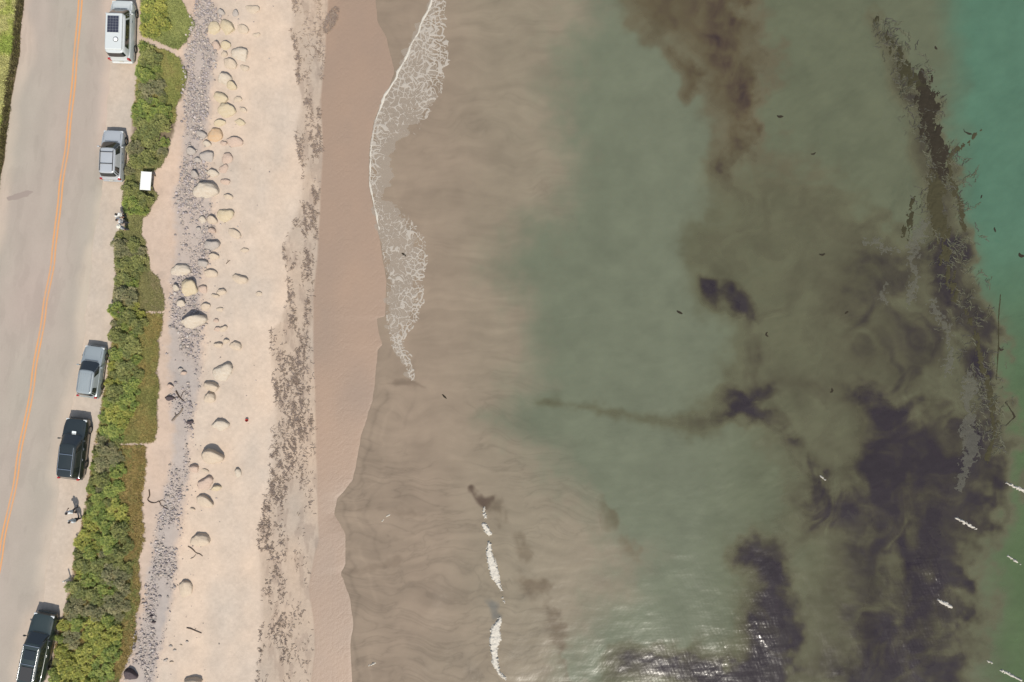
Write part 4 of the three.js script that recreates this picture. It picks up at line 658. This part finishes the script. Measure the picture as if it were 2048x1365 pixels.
// ------------------------------------------------------------------ vehicles: front towards -z, base on y = 0
const glass = phys(new THREE.Color(0.012, 0.016, 0.018), { roughness: 0.06, clearcoat: 1 }), rubber = mat(new THREE.Color(0.02, 0.02, 0.02)), chrome = phys(new THREE.Color(0.55, 0.56, 0.57), { metalness: 1, roughness: 0.25 }), blackPlastic = mat(new THREE.Color(0.025, 0.025, 0.027), { roughness: 0.6 });
const lampRed = phys(new THREE.Color(0.35, 0.015, 0.015), { roughness: 0.2, clearcoat: 1 }), lampClear = phys(new THREE.Color(0.6, 0.62, 0.62), { roughness: 0.15, clearcoat: 1 }), plateMat = mat(new THREE.Color(0.6, 0.58, 0.5));
const paint = (r, g, b, m = 0.2) => phys(new THREE.Color(r, g, b), { metalness: m, roughness: 0.38, clearcoat: 1, clearcoatRoughness: 0.08 });
const bx = (w, h, d, x, y, z, r = 0.02) => new RoundedBoxGeometry(w, h, d, 2, Math.min(r, w / 2.1, h / 2.1, d / 2.1)).translate(x, y, z);
function loft(rings, capEnds = true) { // rings of equal length, closed
  const n = rings[0].length, pos = rings.flat(2), idx = [];
  for (let r = 0; r + 1 < rings.length; r++) for (let i = 0; i < n; i++) { const a = r * n + i, b = r * n + (i + 1) % n; idx.push(a, b, a + n, b, b + n, a + n); }
  if (capEnds) for (const r of [0, rings.length - 1]) { const c = rings[r].reduce((s, p) => [s[0] + p[0] / n, s[1] + p[1] / n, s[2] + p[2] / n], [0, 0, 0]), k = pos.length / 3; pos.push(...c); for (let i = 0; i < n; i++) { const a = r * n + i, b = r * n + (i + 1) % n; r ? idx.push(a, b, k) : idx.push(b, a, k); } }
  const g = new THREE.BufferGeometry(); g.setAttribute('position', new THREE.Float32BufferAttribute(pos, 3)); g.setIndex(idx); return toCreasedNormals(g, 0.7);
}
function makeVehicle(s) {
  const o = new THREE.Group(), L = s.L, W = s.W / 2, zf = -L / 2, P = s.paint;
  // lower body: cross sections from nose to tail
  const stations = [[0, 0.7, s.nose - 0.1], [0.006, 0.8, s.nose - 0.04], [0.03, 0.9, s.nose], [0.08, 0.965, s.nose + 0.03], [0.16, 1, mix(s.nose, s.cowl, 0.5) + 0.02], [s.hoodEnd, 1, s.cowl], [s.hoodEnd + 0.02, 1, s.belt], [0.55, 1, s.belt], [0.85, 1, s.belt], [0.955, 0.985, s.belt], [0.985, 0.95, s.belt - 0.05], [1, 0.88, s.belt - 0.16]];
  const body = part(o, 'body', loft(stations.map(([t, k, y]) => {
    const hw = W * k, z = zf + L * t, b = 0.26, h = y - b, half = [[hw * 0.9, b], [hw * 0.985, b + 0.1], [hw, b + h * 0.45], [hw * 0.985, b + h * 0.8], [hw * 0.95, y - 0.035], [hw * 0.88, y - 0.004], [hw * 0.5, y + 0.025], [0, y + 0.032]];
    return [...half.map(([x, yy]) => [x, yy, z]), ...half.slice(0, -1).reverse().map(([x, yy]) => [-x, yy, z])];
  })), P);
  // cabin: super-ellipse rings from belt to roof
  const { za, zb, zc, zd, wr, roof } = s.cabin, wb = W * 0.93;
  const ringAt = (t, ang, grow = 0) => {
    const k = t < 0.9 ? t / 0.9 : 1, inset = t < 0.9 ? 0 : (t - 0.9) / 0.1 * 0.07, w = mix(wb, wr, k) - inset + grow, z0 = mix(za, zc, k) + inset - grow, z1 = mix(zb, zd, k) - inset + grow, y = mix(s.belt - 0.01, roof - 0.05, k) + (t < 0.9 ? 0 : 0.05 * Math.sin((t - 0.9) / 0.1 * 1.57));
    const c = Math.cos(ang), q = Math.sin(ang), e = 2 / 7, x = w * Math.sign(c) * Math.pow(Math.abs(c), e), zz = Math.sign(q) * Math.pow(Math.abs(q), e);
    const bow = 0.05 * (1 - Math.pow(x / w, 2)) * (zz < 0 ? -1 : 0.4) * Math.pow(Math.abs(zz), 8);
    return [x, y, mix(z0, z1, (zz + 1) / 2) + bow];
  };
  const N = 64, rings = [0, 0.3, 0.6, 0.9, 0.94, 0.97, 1].map((t) => Array.from({ length: N }, (_, i) => ringAt(t, i / N * 2 * Math.PI).map((x) => x)));
  for (const k of [0.75, 0.45, 0.15]) rings.push(rings[6].map(([x, y, z]) => [x * k, y + 0.03 * (1 - k), mix((zc + zd) / 2, z, k)]));
  const cabin = part(o, 'cabin', loft([...rings].reverse()), P);
  const pane = (name, a0, a1, t0, t1, parent = o, m = glass) => {
    const pos = [], idx = [], A = 18, T = 4; for (let j = 0; j <= T; j++) for (let i = 0; i <= A; i++) { const f = i / A, ang = mix(a0, a1, f); pos.push(...ringAt(mix(t0, t1, j / T), ang, 0.012)); if (i && j) { const k = j * (A + 1) + i; idx.push(k, k - 1, k - A - 2, k, k - A - 2, k - A - 1); } }
    const g = new THREE.BufferGeometry(); g.setAttribute('position', new THREE.Float32BufferAttribute(pos, 3)); g.setIndex(idx); g.computeVertexNormals(); const mm = part(parent, name, g, m); return mm;
  };
  const D = Math.PI / 180; glass.side = THREE.DoubleSide;
  pane('windscreen', -137 * D, -43 * D, 0.06, 0.88); pane('rear_window', (s.rearA ?? 50) * D, (180 - (s.rearA ?? 50)) * D, s.rearT ?? 0.25, 0.86);
  const cuts = s.sideCuts ?? [[-41, -3], [3, 24], [28, 42]];
  for (const [a, b] of cuts) { if (!s.blindRight) pane('side_window', a * D, b * D, 0.14, 0.82); pane('side_window', (180 - a) * D, (180 - b) * D, 0.14, 0.82); }
  if (s.blindRight) for (const [a, b] of s.blindRight) pane('side_window', a * D, b * D, 0.2, 0.78);
  // wheels
  const R = s.wheel ?? 0.35, tg = new THREE.LatheGeometry([[R * 0.62, -0.11], [R * 0.93, -0.12], [R, -0.08], [R, 0.08], [R * 0.93, 0.12], [R * 0.62, 0.11]].map((p) => new THREE.Vector2(...p)), 28).rotateZ(Math.PI / 2), rg = new THREE.LatheGeometry([[0.001, 0.06], [R * 0.2, 0.08], [R * 0.3, 0.05], [R * 0.58, 0.07], [R * 0.64, 0.1]].map((p) => new THREE.Vector2(...p)), 20).rotateZ(-Math.PI / 2);
  for (const t of s.axles) for (const sd of [-1, 1]) { const w = new THREE.Group(); w.name = 'wheel'; w.position.set(sd * (W - 0.1), R, zf + L * t); o.add(w); part(w, 'tyre', tg, rubber); const rim = part(w, 'rim', rg, chrome); if (sd < 0) rim.rotation.y = Math.PI; }
  for (const sd of [-1, 1]) {
    part(o, 'headlight', bx(0.34, 0.16, 0.22, sd * W * 0.72, s.nose - 0.1, zf + 0.13, 0.05), lampClear);
    part(o, 'tail_light', bx(0.2, s.tailH ?? 0.26, 0.16, sd * W * 0.84, s.belt - 0.12, L / 2 - 0.05, 0.04), lampRed);
    const mz = za + 0.42, mm = part(o, 'mirror', bx(0.22, 0.17, 0.12, sd * (W + 0.1), s.belt + 0.1, mz, 0.05), s.mirror ?? P); part(mm, 'mirror_arm', bx(0.14, 0.05, 0.06, sd * (W - 0.02), s.belt + 0.05, mz, 0.02), blackPlastic);
    for (const hz of s.handles ?? [0.48, 0.66]) part(o, 'door_handle', bx(0.035, 0.03, 0.2, sd * (W + 0.008), s.belt - 0.12, zf + L * hz, 0.012), s.handleMat ?? chrome);
  }
  part(o, 'front_bumper', bx(W * 1.62, 0.2, 0.16, 0, 0.46, zf + 0.02, 0.07), s.bumper ?? P); part(o, 'rear_bumper', bx(W * 1.8, 0.22, 0.2, 0, 0.52, L / 2 + 0.0, 0.08), s.bumper ?? P);
  part(o, 'grille', bx(W * 0.9, 0.14, 0.06, 0, s.nose - 0.14, zf + 0.0, 0.02), blackPlastic);
  part(o, 'number_plate', bx(0.34, 0.16, 0.02, 0, 0.78, L / 2 + 0.045, 0.006), plateMat);
  part(o, 'wiper', bx(0.55, 0.02, 0.03, -0.25, s.belt + 0.035, za - 0.07, 0.008), blackPlastic); part(o, 'wiper', bx(0.55, 0.02, 0.03, 0.32, s.belt + 0.035, za - 0.07, 0.008), blackPlastic);
  // shut lines of the bonnet
  for (const sd of [-1, 1]) part(o, 'bonnet_seam', bx(0.012, 0.012, L * (s.hoodEnd - 0.08), sd * W * 0.78, mix(s.nose, s.cowl, 0.62) + 0.026, zf + L * (s.hoodEnd + 0.08) / 2, 0.004).rotateX(0), blackPlastic);
  if (s.rails) for (const sd of [-1, 1]) part(o, 'roof_rail', bx(0.045, 0.05, (zd - zc) * 0.86, sd * (wr - 0.13), roof + 0.045, (zc + zd) / 2, 0.015), s.railMat ?? blackPlastic);
  for (const z of s.bars ?? []) part(o, 'roof_bar', bx((wr - 0.12) * 2, 0.035, 0.06, 0, roof + 0.075, z, 0.012), s.railMat ?? blackPlastic);
  for (let i = 0; i < (s.ribs ?? 0); i++) part(o, 'roof_rib', bx(0.05, 0.02, (zd - zc) * 0.8, (i - (s.ribs - 1) / 2) * (wr * 1.5 / s.ribs), roof + 0.022, (zc + zd) / 2 + 0.03, 0.009), P);
  return o;
}
const heading = (v) => { const a = at(150, v - 40), b = at(150, v + 40); return Math.atan2(roadM(b.z) - roadM(a.z), b.z - a.z); };
function park(o, u, v, extra = 0) { const y = ROADY + 0.005, x = X(u, y), z = Z(v, y); o.position.set(x, landY(x, z) > ROADY - 0.03 ? landY(x, z) : y + 0.02, z); o.rotation.y = Math.atan2(roadR(z + 2) - roadR(z - 2), 4) * 0.75 + extra; }
{ // white camper van
  const v = makeVehicle({ L: 5.2, W: 1.98, nose: 0.98, cowl: 1.12, belt: 1.2, hoodEnd: 0.17, paint: paint(0.5, 0.525, 0.52, 0), cabin: { za: -1.72, zb: 2.56, zc: -1.05, zd: 2.3, wr: 0.83, roof: 2.02 }, axles: [0.17, 0.76], wheel: 0.34, rearT: 0.34, rearA: 52, sideCuts: [[-41, -16], [-12, 14], [20, 41]], blindRight: [[-41, -18], [-12, 12]], handles: [0.36], tailH: 0.4, bumper: paint(0.55, 0.56, 0.55, 0) });
  const pw = paint(0.54, 0.565, 0.56, 0), top = part(v, 'pop_top', new RoundedBoxGeometry(1.44, 0.2, 3.1, 4, 0.09).translate(0, 2.1, 0.55), pw);
  const sp = part(v, 'solar_panel', bx(1.02, 0.035, 1.46, -0.02, 2.235, -0.02, 0.008), mat(new THREE.Color(0.5, 0.52, 0.53), { roughness: 0.4 }));
  const cellMat = phys(new THREE.Color(0.03, 0.032, 0.05), { roughness: 0.3, clearcoat: 0.6 });
  for (let i = 0; i < 4; i++) for (let j = 0; j < 6; j++) part(sp, 'solar_cell', bx(0.232, 0.01, 0.226, -0.02 - 0.363 + i * 0.242, 2.257, -0.02 - 0.59 + j * 0.236, 0.003), cellMat);
  const vent = part(v, 'roof_vent', new THREE.SphereGeometry(0.19, 20, 12, 0, 6.3, 0, 1.5).scale(1, 0.7, 1).translate(0.22, 2.19, 1.25), mat(new THREE.Color(0.75, 0.76, 0.76), { roughness: 0.4 }));
  part(vent, 'vent_collar', new THREE.TorusGeometry(0.2, 0.025, 8, 24).rotateX(1.57).translate(0.22, 2.21, 1.25), blackPlastic);
  park(v, 253, 70, -0.02); tag(v, 'camper_van', 'white camper van with a dark solar panel on its roof', 'van');
}
{ // silver grey sport utility car with black roof bars
  const v = makeVehicle({ L: 4.3, W: 1.86, nose: 0.86, cowl: 1.04, belt: 1.1, hoodEnd: 0.27, paint: paint(0.46, 0.475, 0.49, 0.3), cabin: { za: -1.05, zb: 2.06, zc: -0.38, zd: 1.72, wr: 0.68, roof: 1.72 }, axles: [0.18, 0.77], rearT: 0.3, rearA: 53, rails: true, bars: [-0.05, 0.95], mirror: paint(0.46, 0.475, 0.49, 0.3), bumper: paint(0.36, 0.37, 0.38, 0.2) });
  park(v, 234, 315, 0.03); tag(v, 'parked_car', 'silver grey sport utility car with black roof bars', 'car', 'cars parked beside the hedge');
}
{ // grey estate car with a ribbed silver roof
  const v = makeVehicle({ L: 4.45, W: 1.84, nose: 0.82, cowl: 1.0, belt: 1.06, hoodEnd: 0.29, paint: paint(0.32, 0.355, 0.365, 0.3), cabin: { za: -0.92, zb: 2.14, zc: -0.1, zd: 1.86, wr: 0.67, roof: 1.62 }, axles: [0.18, 0.76], rearT: 0.3, rearA: 54, rails: true, railMat: chrome, ribs: 5 });
  park(v, 192, 743, 0.0); tag(v, 'parked_car', 'grey estate car with a ribbed silver roof', 'car', 'cars parked beside the hedge');
}
{ // long black sport utility car
  const black = paint(0.014, 0.02, 0.02, 0.1), v = makeVehicle({ L: 5.25, W: 2.0, nose: 0.98, cowl: 1.16, belt: 1.22, hoodEnd: 0.27, paint: black, cabin: { za: -1.28, zb: 2.53, zc: -0.5, zd: 2.3, wr: 0.72, roof: 1.88 }, axles: [0.18, 0.76], wheel: 0.39, rearT: 0.3, rearA: 53, rails: true, railMat: chrome, bars: [0.35, 1.65], handleMat: chrome });
  const sh = part(v, 'sun_glare_cap', bx(0.36, 0.02, 0.28, 0.08, 1.225, -1.44, 0.008), mat(new THREE.Color(0.7, 0.74, 0.74), { roughness: 0.3 }), 'small white item lying below the windscreen'); sh.name = 'white_notice';
  park(v, 158, 895, 0.0); tag(v, 'parked_car', 'long black sport utility car with a roof rack', 'car', 'cars parked beside the hedge');
}
{ // dark green double cab truck with a canopy over its bed
  const green = paint(0.022, 0.034, 0.032, 0.15), v = makeVehicle({ L: 6.0, W: 2.02, nose: 1.02, cowl: 1.2, belt: 1.26, hoodEnd: 0.27, paint: green, cabin: { za: -1.45, zb: 2.95, zc: -0.7, zd: 2.8, wr: 0.78, roof: 1.95 }, axles: [0.18, 0.76], wheel: 0.41, rearT: 0.35, rearA: 53, rails: true, railMat: chrome, mirror: blackPlastic, sideCuts: [[-41, -14], [-10, 12], [16, 41]], handles: [0.45, 0.58] });
  const trim = chrome; part(v, 'roof_trim', bx(1.4, 0.03, 0.06, 0, 1.995, -0.58, 0.01), trim); part(v, 'canopy_seam', bx(1.45, 0.03, 0.05, 0, 1.995, 1.05, 0.01), trim);
  const sr = part(v, 'sunroof', bx(0.95, 0.02, 0.8, 0, 2.0, 0.2, 0.01), glass); part(v, 'canopy_hatch', bx(1.0, 0.02, 1.2, 0, 2.0, 1.85, 0.01), blackPlastic);
  part(v, 'snorkel', new THREE.CapsuleGeometry(0.045, 0.9, 4, 8).rotateX(0.35).translate(0.9, 1.5, -1.25), blackPlastic);
  park(v, 88, 1288, 0.0); tag(v, 'parked_truck', 'dark green truck with a canopied bed at the bottom edge', 'truck');
}
{ // white information board on posts and a marker post
  const o = new THREE.Group(), P = at(301, 366); o.position.copy(P); const white = mat(new THREE.Color(0.72, 0.72, 0.68), { roughness: 0.5 }), post = mat(col(128, 108, 84));
  const bd = part(o, 'board', bx(0.86, 0.05, 1.6, 0, 0.82, 0, 0.015), white); bd.rotation.z = 0.04;
  for (const s of [-1, 1]) part(bd, 'edge_trim', bx(0.05, 0.07, 1.64, s * 0.45, 0.82, 0, 0.01), mat(new THREE.Color(0.6, 0.6, 0.57)));
  for (const [x, z] of [[-0.35, -0.65], [0.35, -0.65], [-0.35, 0.65], [0.35, 0.65]]) part(o, 'leg', new THREE.CylinderGeometry(0.045, 0.05, 0.86, 10).translate(x, 0.36, z), post);
  o.rotation.y = -0.08; tag(o, 'board_table', 'white flat board on short legs in the hedge gap', 'board');
  const m = new THREE.Group(), Q = at(141, 1156); m.position.copy(Q);
  part(m, 'post', bx(0.1, 1.15, 0.1, 0, 0.55, 0, 0.02), mat(new THREE.Color(0.55, 0.54, 0.5))); part(m, 'cap', new THREE.ConeGeometry(0.085, 0.1, 4).rotateY(0.785).translate(0, 1.175, 0), mat(new THREE.Color(0.65, 0.64, 0.6))); part(m, 'reflector', bx(0.06, 0.12, 0.02, 0, 0.95, 0.055, 0.005), lampRed);
  tag(m, 'marker_post', 'short pale marker post at the hedge above the dark truck', 'post');
}

// ------------------------------------------------------------------ people
function sdfGeo(f, c, half, res) {
  const mc = new MarchingCubes(res, new THREE.MeshBasicMaterial(), false, false, 60000); mc.isolation = 0; const h = res / 2;
  for (let k = 0; k < res; k++) for (let j = 0; j < res; j++) for (let i = 0; i < res; i++) mc.field[i + res * (j + res * k)] = -f(c[0] + (i - h) / h * half[0], c[1] + (j - h) / h * half[1], c[2] + (k - h) / h * half[2]);
  mc.update(); const n = mc.count, p = new Float32Array(n * 3); for (let i = 0; i < n; i++) for (let a = 0; a < 3; a++) p[3 * i + a] = mc.positionArray[3 * i + a] * half[a] + c[a];
  const g = new THREE.BufferGeometry(); g.setAttribute('position', new THREE.BufferAttribute(p, 3)); const m = mergeVertices(g, 1e-4); m.computeVertexNormals(); return m;
}
const cap = (a, b, ra, rb) => { const dx = b[0] - a[0], dy = b[1] - a[1], dz = b[2] - a[2], l = dx * dx + dy * dy + dz * dz || 1e-9; return (x, y, z) => { const t = clamp(((x - a[0]) * dx + (y - a[1]) * dy + (z - a[2]) * dz) / l); return Math.hypot(x - a[0] - dx * t, y - a[1] - dy * t, z - a[2] - dz * t) - mix(ra, rb, t); }; };
const smin = (a, b, k) => { const h = Math.max(k - Math.abs(a - b), 0) / k; return Math.min(a, b) - h * h * k * 0.25; };
const join = (L, k) => (x, y, z) => { let d = 9; for (const f of L) d = smin(d, f(x, y, z), k); return d; };
function bodyOf(walk) { // faces -z
  const sw = walk ? 0.2 : 0.03, hip = (s) => [s * 0.1, 0.92, 0], knee = (s) => [s * 0.11, 0.5, -s * sw * 0.6 - 0.02], ank = (s) => [s * 0.11, 0.09, -s * sw * 0.9 + (walk && s < 0 ? 0.1 : 0.03)], toe = (s) => { const a = ank(s); return [a[0] + s * 0.03, 0.045, a[2] - 0.17]; };
  const sho = (s) => [s * 0.19, 1.41, 0.01], elb = (s) => [s * 0.26, 1.12, s * sw * 0.6 + 0.03], wri = (s) => [s * 0.25, 0.88, s * sw - (walk ? 0.1 : 0.02)];
  const arms = [], legs = [], feet = [];
  for (const s of [-1, 1]) { arms.push(cap(sho(s), elb(s), 0.056, 0.043), cap(elb(s), wri(s), 0.042, 0.028)); legs.push(cap(hip(s), knee(s), 0.09, 0.06), cap(knee(s), ank(s), 0.058, 0.04)); feet.push(cap(ank(s), toe(s), 0.045, 0.035)); }
  const torso = [cap([-0.08, 0.98, 0], [0.08, 0.98, 0], 0.115, 0.115), cap([0, 1.0, 0], [0, 1.2, 0], 0.12, 0.125), cap([-0.09, 1.3, 0], [0.09, 1.3, 0], 0.11, 0.11), cap([-0.15, 1.41, 0.01], [0.15, 1.41, 0.01], 0.06, 0.06), cap([0, 1.4, 0.01], [0, 1.53, -0.005], 0.06, 0.052)];
  const head = [cap([0, 1.62, 0.01], [0, 1.66, 0.005], 0.088, 0.092), cap([0, 1.55, -0.035], [0, 1.6, -0.03], 0.045, 0.07), cap([0, 1.625, -0.09], [0, 1.6, -0.105], 0.012, 0.016), cap([-0.088, 1.63, 0.01], [-0.094, 1.6, 0.012], 0.018, 0.014), cap([0.088, 1.63, 0.01], [0.094, 1.6, 0.012], 0.018, 0.014), cap([-0.025, 1.572, -0.075], [0.025, 1.572, -0.075], 0.008, 0.008)];
  const hand = (s) => { const w = wri(s), L = [cap(w, [w[0], w[1] - 0.05, w[2]], 0.026, 0.03), cap([w[0], w[1] - 0.05, w[2] - 0.022], [w[0], w[1] - 0.05, w[2] + 0.022], 0.02, 0.02)]; [[-0.03, 0.06], [-0.01, 0.072], [0.01, 0.068], [0.03, 0.05]].forEach(([dz, l]) => L.push(cap([w[0], w[1] - 0.075, w[2] + dz], [w[0] - s * 0.008, w[1] - 0.075 - l * 0.55, w[2] + dz * 1.05], 0.0095, 0.009), cap([w[0] - s * 0.008, w[1] - 0.075 - l * 0.55, w[2] + dz * 1.05], [w[0] - s * 0.026, w[1] - 0.075 - l, w[2] + dz * 1.05], 0.009, 0.008))); L.push(cap([w[0], w[1] - 0.03, w[2] - 0.026], [w[0] - s * 0.012, w[1] - 0.062, w[2] - 0.058], 0.011, 0.009)); return sdfGeo(join(L, 0.008), [w[0] - s * 0.008, w[1] - 0.07, w[2] - 0.008], [0.065, 0.1, 0.085], 36); };
  const skin = mergeGeometries([sdfGeo(join([...torso, ...arms, ...legs, ...feet], 0.045), [0, 0.8, -0.02], [0.42, 0.88, 0.42], 76), sdfGeo(join(head, 0.03), [0, 1.62, 0], [0.15, 0.17, 0.17], 44), hand(-1), hand(1)]);
  const grow = (f, e) => (x, y, z) => f(x, y, z) - e;
  const tIn = grow(join([...torso.slice(0, 4), ...[-1, 1].map((s) => cap(sho(s), [mix(sho(s)[0], elb(s)[0], 0.75), mix(sho(s)[1], elb(s)[1], 0.75), mix(sho(s)[2], elb(s)[2], 0.75)], 0.06, 0.052))], 0.05), 0.02);
  const shirt = sdfGeo((x, y, z) => Math.max(tIn(x, y, z), 0.9 - y), [0, 1.2, 0], [0.42, 0.36, 0.3], 60);
  const lIn = grow(join([...legs, torso[0]], 0.05), 0.016), trousers = sdfGeo((x, y, z) => Math.max(lIn(x, y, z), y - 1.0, 0.1 - y), [0, 0.56, -0.02], [0.3, 0.52, 0.4], 64);
  const shoes = sdfGeo(grow(join(feet, 0.02), 0.012), [0, 0.07, -0.06], [0.24, 0.1, 0.42], 40);
  const hIn = join([cap([0, 1.645, 0.03], [0, 1.675, 0.02], 0.095, 0.098), cap([0, 1.66, 0.05], [0, 1.54, 0.075], 0.07, 0.04)], 0.04), face = join([cap([0, 1.6, -0.1], [0, 1.63, -0.09], 0.075, 0.07)], 0.02), hair = sdfGeo((x, y, z) => Math.max(hIn(x, y, z), 0.012 - face(x, y, z)), [0, 1.63, 0.02], [0.17, 0.19, 0.17], 48);
  const hat = mergeGeometries([new THREE.LatheGeometry([[0.001, 0.13], [0.06, 0.128], [0.095, 0.09], [0.105, 0.02], [0.19, -0.005], [0.192, -0.012], [0.1, 0.0], [0.001, 0.002]].map((p) => new THREE.Vector2(...p)), 24).translate(0, 1.69, 0.01)]);
  const eyes = mergeGeometries([-1, 1].map((s) => new THREE.SphereGeometry(0.011, 8, 6).translate(s * 0.032, 1.628, -0.083)));
  return { skin, shirt, trousers, shoes, hair, hat, eyes };
}
{
  const still = bodyOf(false), walk = bodyOf(true), skinM = phys(new THREE.Color(0.42, 0.25, 0.17), { roughness: 0.6 });
  const who = [ // u, v of the feet, body, turn, shirt, trousers, hair or hat, label
    [251, 435, still, 0.6, [0.62, 0.62, 0.6], [0.03, 0.03, 0.04], 'hair', 'person in white top nearest the silver car, first of three', 'three people beside the hedge'],
    [253, 446, walk, -1.0, [0.58, 0.58, 0.58], [0.05, 0.05, 0.055], 'hair', 'dark haired person in the middle of the three by the hedge', 'three people beside the hedge'],
    [256, 459, still, 2.4, [0.3, 0.31, 0.33], [0.08, 0.08, 0.09], 'hat', 'person with a pale hat, lowest of the three by the hedge', 'three people beside the hedge'],
    [154, 1019, walk, 0.2, [0.6, 0.62, 0.62], [0.1, 0.09, 0.09], 'hair', 'person in white top walking in front behind the black car', 'two people walking behind the black car'],
    [160, 1036, still, -0.2, [0.5, 0.52, 0.52], [0.025, 0.025, 0.03], 'hair', 'person in pale top and black trousers following at the hedge', 'two people walking behind the black car'],
  ];
  for (const [u, v, b, turn, s, t, top, label, group] of who) {
    const o = new THREE.Group(), P = at(u, v); o.position.set(P.x, P.y + 0.01, P.z); o.rotation.y = turn;
    part(o, 'body', b.skin, skinM); part(o, 'shirt', b.shirt, mat(new THREE.Color(...s), { roughness: 0.9 })); part(o, 'trousers', b.trousers, mat(new THREE.Color(...t), { roughness: 0.9 })); part(o, 'shoes', b.shoes, mat(new THREE.Color(0.08, 0.08, 0.08)));
    part(o, 'hair', b.hair, mat(new THREE.Color(0.018, 0.014, 0.012), { roughness: 0.6 })); part(o, 'eyes', b.eyes, blackPlastic); if (top === 'hat') part(o, 'hat', b.hat, mat(new THREE.Color(0.6, 0.58, 0.5)));
    tag(o, 'person', label, 'person', group);
  }
}

renderer.render(scene, camera);
